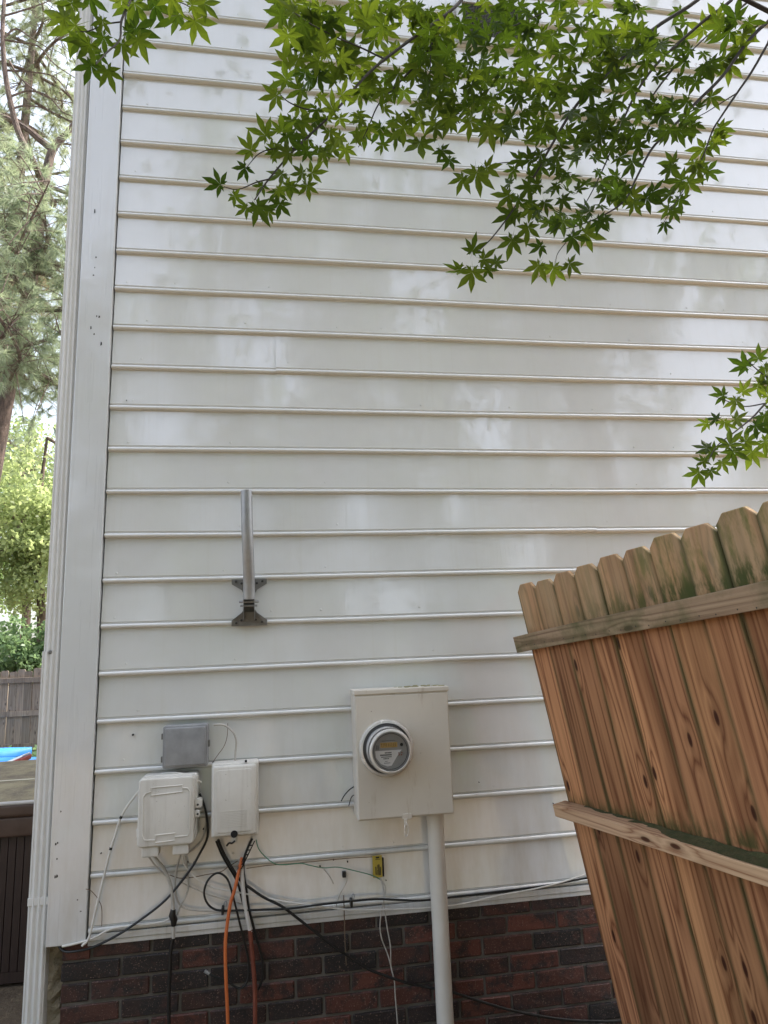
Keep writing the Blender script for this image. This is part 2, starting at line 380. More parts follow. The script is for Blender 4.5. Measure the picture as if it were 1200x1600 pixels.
# ---------------------------------------------------------------- house
E_ = 0.178
house = thing('house', 'house with glossy white lap siding above a dark brick foundation', 'house')
HX0, HX1, HTOP = 0.0, 5.6, GZ + 19.4*E_
core = MB(); core.box((-.10, .045, .62), (HX1+.1, 9, HTOP+.02)).build('wall_core', DARK, house)
side = MB(); side.box((-.125, .06, .62), (-.102, 9, HTOP)).build('side_wall', SIDING, house)
roof = MB(); roof.prism([(-.5, HTOP), (6.1, HTOP), (2.8, HTOP+2.4)], -.35, 9.4).build('roof', TRIM, house)

def profile(zb):                             # section of one beaded clapboard, bottom bead centred on zb: (y, z)
    rb = .0092; yc = .0045; pts = [(.038, zb-.0095), (.012, zb-.0105)]
    for k in range(9):
        a = R(-100+k*26); pts.append((yc-rb*math.cos(a), zb+rb*math.sin(a)))
    pts += [(.0040, zb+.0115), (.0060, zb+.0138), (.0022, zb+.0165)]
    pts += [(.0115, zb+E_-.012), (.0118, zb+E_+.014), (.038, zb+E_+.014)]
    return pts
def board(x0, x1, zb, tilt=0.0):
    pr = profile(zb); n = len(pr); seg = max(1, int((x1-x0)/.45)); vs = []; fs = []
    ph = random.uniform(0, 9); oy = random.uniform(-.0012, .0012)
    for i in range(seg+1):
        x = x0+(x1-x0)*i/seg; dz = .0016*math.sin(x*2.3+ph)+tilt*(x-x0); dy = oy+.0012*math.sin(x*3.1+ph*2)
        vs += [(x, y+dy, z+dz) for y, z in pr]
    for i in range(seg):
        for k in range(n-1): fs.append((i*n+k, i*n+k+1, (i+1)*n+k+1, (i+1)*n+k))
    fs.append(tuple(range(n))); fs.append(tuple(range((seg+1)*n-1, seg*n-1, -1)))
    o = MB().add(vs, fs).build('siding_board', SIDING, house, smooth=True)
    return o
joints = {3: [P(431, 550).x], -8: [P(598, 1310).x], -9: [P(599, 1365).x], 0: [P(1088, 765).x], -1: [P(931, 825).x], -5: [P(246, 1120).x], 5: [P(347, 460).x, 3.4], }
nails = MB()
for k in range(-9, 19):
    zb = GZ + k*E_
    js = joints.get(k, [random.uniform(3.6, 4.9)])
    xs = [HX0+.003] + sorted(js) + [HX1]
    for a, b in zip(xs[:-1], xs[1:]): board(a, b, zb, random.uniform(-.0006, .0006))
    x = .05+random.uniform(0, .1)
    while x < 4.2:
        zz = zb+.034+random.uniform(-.006, .008); yy = .0035
        if random.random() < .8:
            r_ = random.uniform(.0032, .005)
            nails.add([(x+r_*math.cos(a)*s_, yy-h, zz+r_*math.sin(a)*s_) for s_, h in ((1, 0), (.7, .0018)) for a in [i*math.pi/3 for i in range(6)]],
                      [(i, (i+1) % 6, 6+(i+1) % 6, 6+i) for i in range(6)]+[(6, 7, 8, 9, 10, 11)])
        x += random.choice([.2, .4, .4, .41])
tag(nails.build('nail_heads', SIDING, house, smooth=True), kind='stuff')
# starter strip under the lowest board, with two small lips
m = MB(); zt = GZ-9*E_-.011
m.box((.004, -.004, zt-.022), (HX1, .036, zt-.001)); m.box((.002, .002, zt-.040), (HX1, .036, zt-.0235)); m.build('starter_strip', TRIM, house, bevel=.002)
# corner board (its faces slightly wavy with thick paint)
m = MB(); m.box((-.135, -.014, .612), (-.0015, .040, HTOP)); m.build('corner_board', TRIM, house, bevel=.003)
chips = MB()
for (px, py, h) in ((148, 330, 10), (150, 402, 4), (146, 430, 3), (151, 494, 4), (155, 495, 5), (142, 512, 7), (147, 522, 4), (158, 537, 8), (148, 418, 3),
                    (87, 1319, 4), (90, 1317, 3), (86, 1370, 5), (89, 1369, 5), (95, 1268, 3), (89, 1342, 3), (121, 1406, 2), (126, 1424, 2)):
    p = P(px, py, -.0145); a = h*.0011; w_ = .0016+random.random()*.0016
    chips.add([(p.x-w_, -.0146, p.z-a), (p.x+w_*1.2, -.0146, p.z-a*.6), (p.x+w_*.8, -.0146, p.z+a*.8), (p.x-w_*.7, -.0146, p.z+a)], [(0, 1, 2, 3)])
tag(chips.build('paint_chips', INK, house), kind='stuff')
# gable vent high on the wall
vx0, vx1, vz0, vz1 = 1.625, 1.935, 4.60, 4.80
vent = MB(); vent.box((vx0-.03, -.024, vz0-.035), (vx1+.03, -.008, vz0)); vent.box((vx0-.03, -.024, vz1), (vx1+.03, -.008, vz1+.03))
vent.box((vx0-.03, -.024, vz0), (vx0, -.008, vz1)); vent.box((vx1, -.024, vz0), (vx1+.03, -.008, vz1))
vent = vent.build('gable_vent', TRIM, house)
MB().box((vx0, -.010, vz0), (vx1, -.0085, vz1)).build('vent_opening', DARK, vent)
scr = MB()
for i in range(36): x = vx0+(vx1-vx0)*(i+.5)/36; scr.box((x-.0008, -.0145, vz0), (x+.0008, -.0135, vz1))
for i in range(23): z = vz0+(vz1-vz0)*(i+.5)/23; scr.box((vx0, -.0160, z-.0008), (vx1, -.0148, z+.0008))
scr.build('vent_screen', DKSTEEL, vent)
# brick foundation
found = MB().box((-.078, .0135, -.05), (HX1+.08, .20, .608)).build('brick_foundation', MORTAR, house)
tag(found, 'dark red and black brick foundation under the siding')
BL, BH, CO = .194, .0575, .0677
bmesh_proto = []
for v in range(6):
    bm = bmesh.new(); bmesh.ops.create_cube(bm, size=1)
    for q in bm.verts: q.co = Vector((q.co.x*BL, q.co.y*.05, q.co.z*BH))
    bmesh.ops.bevel(bm, geom=list(bm.edges), offset=.0035, segments=1, affect='EDGES')
    for q in bm.verts: q.co += Vector((random.uniform(-1, 1)*.0016, random.uniform(-1, 1)*.0016, random.uniform(-1, 1)*.0012))
    me = bpy.data.meshes.new('brick'); bm.to_mesh(me); bm.free(); me.materials.append(BRICK); bmesh_proto.append(me)
half = []
for me in bmesh_proto[:3]:
    h = me.copy()
    for q in h.vertices: q.co.x *= .47
    half.append(h)
rows = 9; ztop = .600
for r_ in range(rows):
    z = ztop - .5*CO*.5 - r_*CO if r_ else ztop-.018
    z = ztop - BH*.25 - r_*CO
    x = -.082
    first = r_ % 2 == 0
    while x < 3.6:
        hb = first; first = False
        L_ = BL*.47 if hb else BL
        o = link('brick', random.choice(half if hb else bmesh_proto), found)
        o.location = (x+L_/2, .0315+random.uniform(-.0025, .0025), z+random.uniform(-.0015, .0015)); o.rotation_euler = (0, R(random.uniform(-.4, .4)), R(random.uniform(-.5, .5)))
        x += L_+.0105
# ragged mortar smeared up the end of the wall, behind the downspout
me_pts = []; fs = []; nz = 26
for j in range(nz):
    z = -.05+.655*j/(nz-1)
    for i in range(4): me_pts.append((-.145+.022*i+random.uniform(-.006, .006), .045+random.uniform(-.014, .012)+.01*i, z))
for j in range(nz-1):
    for i in range(3): fs.append((j*4+i, j*4+i+1, (j+1)*4+i+1, (j+1)*4+i))
MB().add(me_pts, fs).build('mortar_edge', PALE_MORTAR, found)

# ---------------------------------------------------------------- downspout
ds = thing('downspout', 'white fluted metal downspout running down the house corner', 'downspout')
def spout(x0, z0, x1, z1, grow=0.0):
    wd = .062+grow; prof = []
    n = 24
    for i in range(n+1):
        u = i/n; x = u*wd; y = 0
        ph = u*4.0
        y = -.0065*(0.5+0.5*math.cos(2*math.pi*(u*3.5))) if .06 < u < .94 else .003
        prof.append((x, y))
    prof += [(wd, .055), (0, .055)]
    k = len(prof); vs = [(x0-grow/2+x, .004-grow/2+y, z0) for x, y in prof]+[(x1-grow/2+x, .004-grow/2+y, z1) for x, y in prof]
    fs = [(i, (i+1) % k, (i+1) % k+k, i+k) for i in range(k)]
    return MB().add(vs, fs)
XU, XM, XB = -.2065, -.2005, -.1985
zj = P(78, 1018).z
spout(XM, zj, XU-.004, HTOP).build('upper_pipe', ALU, ds, smooth=True)
spout(XB-.002, -.02, XM-.002, zj+.001, .005).build('lower_pipe', ALU, ds, smooth=True)
zs = P(62, 1408).z
m = MB(); m.box((XB-.006, -.0035, zs-.013), (XB+.070, .0, zs+.013)); m.box((XB-.006, .0, zs-.013), (XB-.0035, .06, zs+.013)); m.box((XB+.067, .0, zs-.013), (XB+.070, .06, zs+.013)); m.build('strap', ALU, ds, bevel=.001)
p = P(79, 1019); MB().lathe([(.007, 0), (.007, -.004), (.004, -.006), (.002, -.006)], (p.x, -.001, p.z), 8).build('screw', DKSTEEL, ds)

# ---------------------------------------------------------------- electric meter box
mb = thing('electric_meter_box', 'tan metal electric meter box with round glass meter on the siding', 'electric meter')
bx0, bx1, bz0, bz1, by = .963, 1.330, .968, 1.436, -.128
MB().box((bx0, by+.004, bz0), (bx1, .002, bz1-.004)).build('enclosure', BOXP, mb, bevel=.004)
m = MB(); m.box((bx0-.003, by-.002, bz1-.016), (bx1+.003, .000, bz1+.002)); m.build('lid_cap', BOXP, mb, bevel=.003)
mm = MB(); mm.box((bx0+.004, by-.001, bz0+.006), (bx1-.004, by+.0035, bz1-.022)); mm.build('front_cover', BOXP, mb, bevel=.0015)
debris = MB()
for i in range(26):
    x = random.uniform(1.12, 1.31); y = random.uniform(-.11, -.02); a = random.uniform(.006, .022); b = random.uniform(.004, .01); h = random.uniform(.001, .004)
    debris.box((x, y, bz1+.0022), (x+a, y+b, bz1+.0022+h))
tag(debris.build('leaf_debris', simple('dry_debris', (.30, .27, .14), (.42, .40, .26), 20, .9), mb), 'dry flakes of debris on the box top', kind='stuff')
mc = (1.078, by, 1.222)
MB().lathe([(.1035, .0), (.1035, -.010), (.099, -.017), (.092, -.019), (.090, -.012), (.090, .004)], mc, 56, False).build('socket_ring', RING, mb, smooth=True)
MB().lathe([(.090, -.004), (.090, -.016), (.081, -.020), (.081, -.006)], mc, 56, False).build('gasket', GASKET, mb, smooth=True)
met = MB().lathe([(.0795, -.002), (.0795, -.062), (.077, -.066), (.077, -.060)], mc, 56).build('meter', simple('meter_cup', (.50, .50, .49), (.58, .58, .57), 20, .22, bump=0, metal=.2), mb, smooth=True)
fy = by-.085
MB().lathe([(.0715, -.064), (.0715, -.0855), (.0001, -.0855)], mc, 56).build('face', FACE, met)
MB().lathe([(.0795, -.066), (.0795, -.098), (.077, -.104), (.070, -.107), (.066, -.1065), (.063, -.1045), (.0605, -.099), (.058, -.0970), (.0001, -.0965)], mc, 64).build('glass_cover', GLASS, met, smooth=True)
MB().lathe([(.0800, -.060), (.0810, -.064), (.0810, -.069), (.0800, -.072)], mc, 56, False).build('rim_band', RING, met, smooth=True)
MB().lathe([(.0790, -.0985), (.0772, -.1048), (.0735, -.1072), (.0700, -.1076), (.0690, -.1068), (.0700, -.1060)], mc, 64, False).build('cover_rim', RING, met, smooth=True)
MB().lathe([(.0640, -.0990), (.0640, -.1000), (.0618, -.1000), (.0618, -.0985)], mc, 64, False).build('inner_line', GASKET, met)
MB().lathe([(.0800, -.084), (.0806, -.085), (.0806, -.087), (.0800, -.088)], mc, 64, False).build('cover_seam', GASKET, met)
def flat(name, pts, mat, y, par=None, th=.0008):
    return MB().prism([(mc[0]+x, mc[2]+z) for x, z in pts], y-th, y).build(name, mat, par or met)
yf = by-.0856
flat('lcd_window', [(-.036, .012), (.028, .012), (.028, .030), (-.036, .030)], LCD, yf)
flat('rating_label', [(-.056, .002), (.044, .002), (.034, -.008), (.004, -.052), (-.012, -.054), (-.036, -.044), (-.053, -.022)], PLATE, yf)
ink = MB()
def inkbar(x, z, w_, h): ink.prism([(mc[0]+x, mc[2]+z), (mc[0]+x+w_, mc[2]+z), (mc[0]+x+w_, mc[2]+z+h), (mc[0]+x, mc[2]+z+h)], yf-.0016, yf-.0009)
for z, x, w_, h, n in ((-.008, -.020, .026, .004, 5), (-.016, -.038, .044, .005, 12), (-.022, -.034, .040, .003, 9), (-.028, -.026, .022, .003, 4), (-.037, -.020, .010, .0015, 2), (-.043, -.024, .024, .002, 7)):
    for i in range(n): inkbar(x+w_*i/n, z, w_/n*.72, h)
for i in range(16): inkbar(-.030+i*.0032, .036, .0022, .0012)
for i in range(9): inkbar(-.032+i*.0065, .016, .0008, .011)
inkbar(-.050, .006, .0015, .016); inkbar(-.045, .006, .0015, .016)
ink.build('printed_marks', INK, met)
MB().lathe([(.006, 0), (.006, -.001), (.0001, -.001)], (mc[0]+.044, yf, mc[2]+.020), 14).build('optical_port', INK, met)
m = MB()
for dx, dz in ((-.006, .003), (.006, .004), (-.004, -.004), (.004, -.004)): m.lathe([(.0022, 0), (.0022, -.001), (.0001, -.001)], (mc[0]+.038+dx, yf, mc[2]-.012+dz), 8)
m.build('status_dots', REDINK, met)
hx = P(634, 1290, by).x
hasp = MB(); hasp.box((hx-.012, by-.006, bz0-.004), (hx+.024, by-.0012, bz0+.016)); hasp.box((hx-.006, by-.010, bz0-.026), (hx+.006, by-.002, bz0-.002))
hasp = hasp.build('hasp', BOXP, mb, bevel=.002)
m = MB(); m.tube(smooth_path([(hx, by-.008, bz0-.012), (hx+.007, by-.012, bz0-.03), (hx+.006, by-.01, bz0-.055), (hx-.004, by-.008, bz0-.06), (hx-.006, by-.008, bz0-.035), (hx, by-.008, bz0-.012)]), .0022, 6); m.build('seal_wire', RING, hasp)
# conduit
cd = thing('electrical_conduit', 'painted vertical conduit pipe running down from the meter box', 'conduit')
cxm = (1.2435+1.3065)/2-.004; cyc = -.052
MB().tube([(cxm, cyc, -.05), (cxm, cyc, bz0+.01)], .0315, 28).build('pipe', CONDUIT, cd, smooth=True)
MB().tube([(cxm, cyc, bz0-.030), (cxm, cyc, bz0-.002)], .0335, 28).build('coupling', CONDUIT, cd, smooth=True)

# ---------------------------------------------------------------- dish mast with its wall foot
dm = thing('dish_mount', 'grey metal pole on a bracket foot bolted to the siding', 'pole mount')
fx = .5655; fz0, fz1 = 1.70, 1.885
poly = [(-.069, 0), (.069, 0), (.069, .022), (.030, .052), (.021, .066), (.021, .125), (.030, .142), (.069, .166), (.069, .185), (-.069, .185), (-.069, .166), (-.030, .142), (-.021, .125), (-.021, .066), (-.030, .052), (-.069, .022)]
foot = MB().prism([(fx+x, fz0+z) for x, z in poly], -.016, -.0125).build('foot_plate', DKSTEEL, dm)
chan = MB()
for s_ in (-1, 1):
    x = fx+s_*.0215
    chan.add([(x-.0012, y, z) for y, z in ((-.0165, fz0+.02), (-.0165, fz0+.16), (-.045, fz0+.135), (-.070, fz0+.10), (-.070, fz0+.06), (-.040, fz0+.03))] +
             [(x+.0012, y, z) for y, z in ((-.0165, fz0+.02), (-.0165, fz0+.16), (-.045, fz0+.135), (-.070, fz0+.10), (-.070, fz0+.06), (-.040, fz0+.03))],
             [(0, 1, 2, 3, 4, 5), (11, 10, 9, 8, 7, 6)]+[(i, (i+1) % 6, 6+(i+1) % 6, 6+i) for i in range(6)])
chan.build('hinge_cheeks', STEEL, foot)
lower = MB().add([(fx-.066, -.0165, fz0+.003), (fx+.066, -.0165, fz0+.003), (fx+.066, -.0185, fz0+.022), (fx+.024, -.034, fz0+.054), (fx-.024, -.034, fz0+.054), (fx-.066, -.0185, fz0+.022)], [(0, 1, 2, 3, 4, 5)])
lower.build('foot_flare', DKSTEEL, foot)
m = MB()
for x, z in ((-.052, .176), (.052, .176), (-.030, .168), (.030, .168), (-.050, .012), (.050, .014), (.026, .024), (-.030, .022)):
    m.lathe([(.005, 0), (.005, -.004), (.003, -.005)], (fx+x, -.0185, fz0+z), 6)
m.build('screws', INK, foot)
MB().tube([(fx-.038, -.058, fz0+.092), (fx+.038, -.058, fz0+.092)], .0045, 8).build('hinge_bolt', STEEL, dm)
MB().tube([(fx-.034, -.05, fz0+.077), (fx+.032, -.05, fz0+.077)], .004, 8).build('hinge_bolt', STEEL, dm)
pts = smooth_path([P(389, 936, -.058), P(389, 905, -.07), P(387.5, 862, -.10), P(386, 820, -.115), P(385, 767, -.12)], 5)
MB().tube(pts, .0225, 28, cap=False).build('mast_tube', STEEL, dm, smooth=True)
MB().tube([pts[0], pts[0]+(pts[1]-pts[0])*.3], .019, 20).build('tube_plug', INK, dm)

# ---------------------------------------------------------------- utility boxes
gb = thing('junction_box', 'small grey plastic junction box above the white boxes', 'junction box')
MB().rbox(.250, .413, 1.186, 1.338, -.050, .0, .008, .004).build('body', GREY, gb, smooth=True)
MB().rbox(.258, .406, 1.194, 1.331, -.060, -.0495, .008, .005).build('lid', GREY, gb, smooth=True)
for z in (1.218, 1.300):
    MB().box((.244, -.046, z-.010), (.252, -.028, z+.010)).build('hinge', DKSTEEL, gb)
MB().box((.411, -.046, 1.255), (.420, -.028, 1.278)).build('latch', DKSTEEL, gb)
n1 = thing('telephone_box', 'boxy white network box with embossed panel and two cable boots', 'utility box')
x0, x1, z0, z1 = .176, .372, .930, 1.163
MB().rbox(x0+.006, x1+.008, z0+.008, z1+.004, -.070, .0, .012, .004).build('base', BEIGE, n1, smooth=True)
lid = MB().rbox(x0, x1, z0, z1, -.098, -.066, .014, .007).build('lid', BEIGE, n1, smooth=True)
def frame_tube(pts, par, r_=.0022, y=-.0985): return MB().tube([(x, y, z) for x, z in pts], r_, 6).build('raised_line', BEIGE, par)
cx = (x0+x1)/2
frame_tube([(x0+.045, z1-.032), (x0+.045, z1-.058), (x1-.042, z1-.052), (x1-.042, z1-.030), (x0+.045, z1-.032)], lid)
frame_tube([(cx-.035, z0+.040), (cx+.032, z0+.042), (cx+.032, z0+.018), (cx-.035, z0+.015), (cx-.035, z0+.040)], lid)
frame_tube([(x0+.045, z1-.045), (x0+.026, z1-.050), (x0+.018, z1-.062), (x0+.018, z0+.040), (x0+.026, z0+.026), (cx-.035, z0+.024)], lid)
frame_tube([(x1-.042, z1-.040), (x1-.024, z1-.042), (x1-.016, z1-.054), (x1-.016, z0+.040), (x1-.022, z0+.030), (cx+.032, z0+.030)], lid)
for a, b in ((.016, .074), (.122, .178)):
    MB().rbox(x0+a, x0+b, z0-.034, z0+.004, -.090, -.040, .006, .004).build('cable_boot', BEIGE, n1, smooth=True)
for z in (z0+.045, z1-.062): MB().box((x0-.008, -.075, z-.013), (x0+.002, -.055, z+.013)).build('hinge', BEIGE, n1, bevel=.002)
MB().rbox(x1, x1+.026, z0+.118, z0+.150, -.085, -.050, .008, .003).build('latch', BEIGE, n1, smooth=True)
MB().rbox(x1, x1+.018, z0+.086, z0+.112, -.085, -.050, .006, .003).build('latch', BEIGE, n1, smooth=True)
for z in (z0+.130, z0+.098): MB().tube([(x1+.011, -.0855, z), (x1+.011, -.080, z)], .004, 10).build('latch_screw', INK, n1)
n2 = thing('cable_box', 'tall white cable box with a plug hole at its lower edge', 'utility box')
x0, x1, z0, z1 = .431, .600, .940, 1.196
MB().rbox(x0, x1, z0, z1, -.082, .0, .008, .004).build('base', BEIGE, n2, smooth=True)
lid = MB().rbox(x0+.004, x1-.008, z0+.006, z1-.006, -.100, -.0815, .010, .008).build('lid', BEIGE, n2, smooth=True)
MB().rbox(x0+.018, x1-.022, z0+.020, z1-.020, -.1025, -.0995, .010, .002).build('raised_panel', BEIGE, lid, smooth=True)
m = MB()
for i in range(9): z = z0+.040+i*.0055; m.box((x0+.038, -.1036, z), (x1-.048, -.1022, z+.0018))
m.box((x0+.034, -.1036, z0+.034), (x0+.036, -.1022, z0+.094)); m.box((x1-.044, -.1036, z0+.034), (x1-.042, -.1022, z0+.094)); m.box((x0+.034, -.1036, z0+.0925), (x1-.042, -.1022, z0+.0945))
m.build('embossed_panel', BEIGE, lid)
MB().tube([(x0+.083, -.1045, z0+.014), (x0+.083, -.098, z0+.014)], .0125, 20).build('plug_hole', DARK, lid)
MB().rbox(x0+.070, x0+.092, z0-.022, z0+.002, -.085, -.05, .004, .002).build('lock_tab', BEIGE, n2, smooth=True)
MB().tube(smooth_path([(x0+.085, -.09, z0-.012), (x0+.075, -.095, z0-.018), (x0+.065, -.095, z0-.017), (x0+.056, -.092, z0-.026)]), .0035, 6).build('lock_wire', BLACK, n2)
MB().box((x0+.120, -.09, z1+.001), (x0+.128, -.078, z1+.008)).build('top_clip', BLACK, n2)

# ---------------------------------------------------------------- cables
def cable(name, label, pts, r_, mat, cat='cable', group=None):
    pp = [P(p_[0], p_[1], p_[2]) for p_ in pts]
    return tag(MB().tube(smooth_path(pp, 5), r_*.74, 8).build(name, mat, smooth=True), label, cat, group)
def L(pts, y): return [(a, b, y) for a, b in pts]
cable('white_cable', 'thick white cable looping over the left white box and down beside the corner board',
      [(314, 1223, -.05), (300, 1213, -.06), (273, 1208, -.05), (250, 1211, -.035), (227, 1226, -.022)]+L([(203, 1254), (189, 1277), (180, 1305), (172, 1330), (161, 1375), (150, 1420), (139, 1465), (128, 1478)], -.022), .0058, WHITEC)
for (x, y), (x2, y2) in (((190, 1275), (188, 1279)), ((173.5, 1324), (172.5, 1328)), ((151, 1416), (149, 1424))):
    MB().tube([P(x, y, -.022), P(x2, y2, -.022)], .0052, 8).build('cable_tie', BLACK if y < 1400 else WHITEC, bpy.data.objects['white_cable'])
cable('black_cable', 'black cable sagging from between the boxes to the bottom of the corner board',
      [(312, 1240, -.02), (322, 1270, -.025), (324, 1307, -.03), (312, 1334, -.03), (295, 1362, -.03), (260, 1405, -.03), (220, 1437, -.03), (182, 1462, -.025), (145, 1480, -.02), (120, 1486, -.02), (100, 1486, -.005), (89, 1474, .01)], .0058, BLACK)
cable('white_cable', 'white cable clipped along the starter strip to the corner board foot',
      L([(272, 1428), (266, 1435), (255, 1440), (232, 1444), (210, 1446), (175, 1451), (145, 1466), (120, 1474), (97, 1479)], -.019), .0052, WHITEC)
cable('orange_tube', 'orange plastic cable tube hanging from the cable box over the brick',
      L([(378, 1340), (374, 1358), (366, 1392), (360, 1412), (354, 1452), (352, 1480), (353, 1530), (355, 1570), (356, 1600), (357, 1650)], -.045), .0082, ORANGE)
t5 = thing('cable_pipe', 'white and rust brown pipe sleeve beside the orange tube', 'pipe')
pp = [P(a, b, -.034) for a, b in ((377, 1352), (380, 1392), (383, 1416), (388, 1440), (391, 1456))]
MB().tube(smooth_path(pp), .0078, 10).build('white_sleeve', simple('pvc', (.52, .50, .47), (.62, .60, .57), 20, .4), t5, smooth=True)
pp = [P(a, b, -.034) for a, b in ((390.5, 1453), (395, 1500), (398, 1540), (398.5, 1580), (398, 1650))]
MB().tube(smooth_path(pp), .0080, 10).build('rusty_lower_pipe', RUST, t5, smooth=True)
t6 = thing('steel_strap', 'perforated black metal strap hanging under the cable box', 'strap')
a = P(395.5, 1314, -.05); b = P(374.5, 1358, -.048)
for i in range(6):
    for s_ in (-1, 1):
        p0 = a.lerp(b, i/6)+Vector((s_*.006, 0, 0)); p1 = a.lerp(b, (i+1)/6)+Vector((s_*.006, 0, 0)); MB().tube([p0, p1], .0022, 5).build('strap_edge', BLACK, t6)
    p0 = a.lerp(b, (i+.95)/6); MB().tube([p0+Vector((-.006, 0, 0)), p0+Vector((.006, 0, 0))], .0022, 5).build('strap_bridge', BLACK, t6)
cable('black_cable', 'black cable curving behind the rusty pipe over the brick',
      L([(394, 1310), (387, 1325), (382, 1340), (380, 1360), (385, 1390), (388, 1416), (394, 1440), (402, 1470), (410, 1500), (410, 1528), (404, 1546)], -.022), .0062, BLACK)
cable('black_cable', 'long black cable slanting down across the brick to the leaning fence',
      [(341, 1312, -.04)]+L([(348, 1330), (360, 1352), (376, 1376), (390, 1387), (412, 1402), (440, 1416), (464, 1434), (492, 1456), (520, 1478), (547, 1496), (575, 1514), (609, 1527), (640, 1537)], -.028)+L([(660, 1541), (702, 1549), (755, 1566), (805, 1580), (880, 1593), (952, 1596), (985, 1592)], -.012), .0068, BLACK)
cable('black_cable', 'second black cable dropping from the cable box into the tangle',
      L([(338, 1314), (346, 1334), (356, 1352), (368, 1372), (374, 1388), (378, 1405), (383, 1420), (390, 1436)], -.018), .006, BLACK)
t8 = cable('black_cable', 'black coaxial cable with an open loop and a silver end connector',
      L([(326, 1521), (338, 1527), (352, 1532), (372, 1544), (382, 1540), (388, 1526), (388, 1500), (382, 1472), (374, 1440), (368, 1416), (362, 1392), (354, 1372), (340, 1364), (326, 1374), (319, 1392), (322, 1408), (332, 1419), (348, 1423), (390, 1422), (430, 1421), (460, 1419), (496, 1414), (522, 1411), (560, 1407), (590, 1405), (620, 1406), (660, 1407)], -.036)+L([(705, 1402), (780, 1393), (850, 1384), (905, 1374), (930, 1370)], -.014), .0052, BLACK)
MB().tube([P(320, 1517, -.036), P(327, 1521.5, -.036)], .0062, 8).build('connector', STEEL, t8, smooth=True)
cable('white_cable', 'long thin white cable sagging below the siding from the boxes to the fence',
      L([(285, 1335), (288, 1350), (295, 1360), (310, 1375), (335, 1387), (370, 1394), (412, 1402), (440, 1408), (477, 1413), (515, 1418), (552, 1422), (599, 1421), (645, 1420)], -.026)+L([(694, 1416), (730, 1411), (780, 1399), (830, 1390), (875, 1379), (912, 1367), (930, 1362)], -.022), .0042, WHITEC)
cable('green_wire', 'thin green ground wire running from the cable box to the yellow tag',
      L([(400, 1312), (404, 1326), (414, 1338), (428, 1349), (444, 1351), (470, 1349), (484, 1352), (505, 1356), (528, 1355), (556, 1361), (579, 1367), (594, 1374)], -.018), .0026, GREEN, 'wire')
cable('grey_wire', 'grey wire strand falling from the yellow tag with a slight leftward bow', L([(594, 1374), (602, 1384), (602, 1396), (599, 1409), (594, 1441), (596, 1465), (607, 1495), (616, 1532)], -.022), .003, GREYC, 'wire')
cable('grey_wire', 'grey wire strand from the yellow tag reaching lowest on the brick', L([(596, 1374), (600, 1392), (600, 1412), (605, 1450), (610, 1478), (611, 1510), (616, 1532), (618, 1562), (621, 1600), (622, 1640)], -.018), .003, GREYC, 'wire')
t11 = thing('service_cable', 'taped white service cable dropping below the left white box', 'cable')
pp = [P(a, b, -.030) for a, b in ((241, 1338), (252, 1352), (260, 1365), (267, 1385), (270, 1410), (271, 1440), (271, 1466))]
MB().tube(smooth_path(pp), [.0042]*5+[.0062]*(len(smooth_path(pp))-5), 8).build('white_sleeve', GREYC, t11, smooth=True)
pp = [P(a, b, -.022) for a, b in ((271, 1464), (267, 1485), (266, 1510), (264, 1550), (264, 1600), (264, 1650))]
MB().tube(smooth_path(pp), .0062, 8).build('black_lower_run', BLACK, t11, smooth=True)
pp = [P(a, b, -.030) for a, b in ((270.5, 1421), (269, 1430), (272, 1438), (271, 1447))]
MB().tube(pp, [.009, .0125, .013, .008], 9).build('black_tape', BLACK, t11, smooth=True)
cable('white_cable', 'white cable curving under the left white box then along the bottom board', L([(282, 1336), (275, 1362), (274, 1392), (280, 1412), (295, 1421), (330, 1424), (370, 1427), (420, 1425), (470, 1421), (520, 1416)], -.016), .0045, GREYC)
cable('white_cable', 'short white cable with a clip hanging below the right cable boot', L([(290, 1338), (293, 1360), (294, 1380), (292, 1397), (282, 1415), (277, 1430)], -.02), .004, GREYC)
cable('white_cable', 'thin white cable from the left boot joining the taped service cable', L([(232, 1338), (242, 1352), (252, 1362), (264, 1372)], -.018), .004, GREYC)
cable('thin_wire', 'thin grey wire arching from the taped cable to the cable box', L([(265, 1367), (280, 1372), (300, 1371), (320, 1367), (345, 1362), (357, 1354), (372, 1345)], -.014), .0022, BROWNW, 'wire')
cable('thin_wire', 'thin grey wire drooping across the wall towards the orange tube', L([(280, 1377), (300, 1387), (332, 1400), (370, 1410), (386, 1415)], -.014), .003, GREYC, 'wire')
cable('thin_wire', 'thin brown wire loop beside the corner board foot', L([(134, 1389), (141, 1391), (149, 1399), (155, 1408), (159, 1420), (159, 1447)], -.014), .0018, BROWNW, 'wire')
cable('thin_wire', 'thin bare wire resting along the bead below the green wire', L([(385, 1357), (420, 1352), (460, 1349), (500, 1345), (545, 1341), (582, 1339)], -.013), .0020, BROWNW, 'wire')
cable('grey_cable', 'grey cable bending from the grey junction box to the cable box top', L([(334, 1133), (350, 1133), (364, 1144), (369, 1158), (368, 1175), (367, 1192)], -.02), .005, GREYC)
cable('thin_wire', 'thin wire curving down from the grey cable bend', L([(356, 1130), (355, 1150), (350, 1166), (340, 1180), (332, 1192)], -.018), .0016, BROWNW, 'wire')
cable('grey_cable', 'grey cables tucked between the two white boxes', L([(310, 1232), (320, 1260), (322, 1285), (316, 1310), (305, 1325), (290, 1334)], -.016), .005, GREYC)
cable('grey_wire', 'short grey wire hook under the small black plate', L([(543, 1367), (541, 1379), (532, 1396), (526, 1412), (525, 1422)], -.014), .0028, GREYC, 'wire')
cable('grey_wire', 'short loose grey wire stub below the green wire', L([(506, 1358), (515, 1369), (521, 1381)], -.014), .0025, GREYC, 'wire')
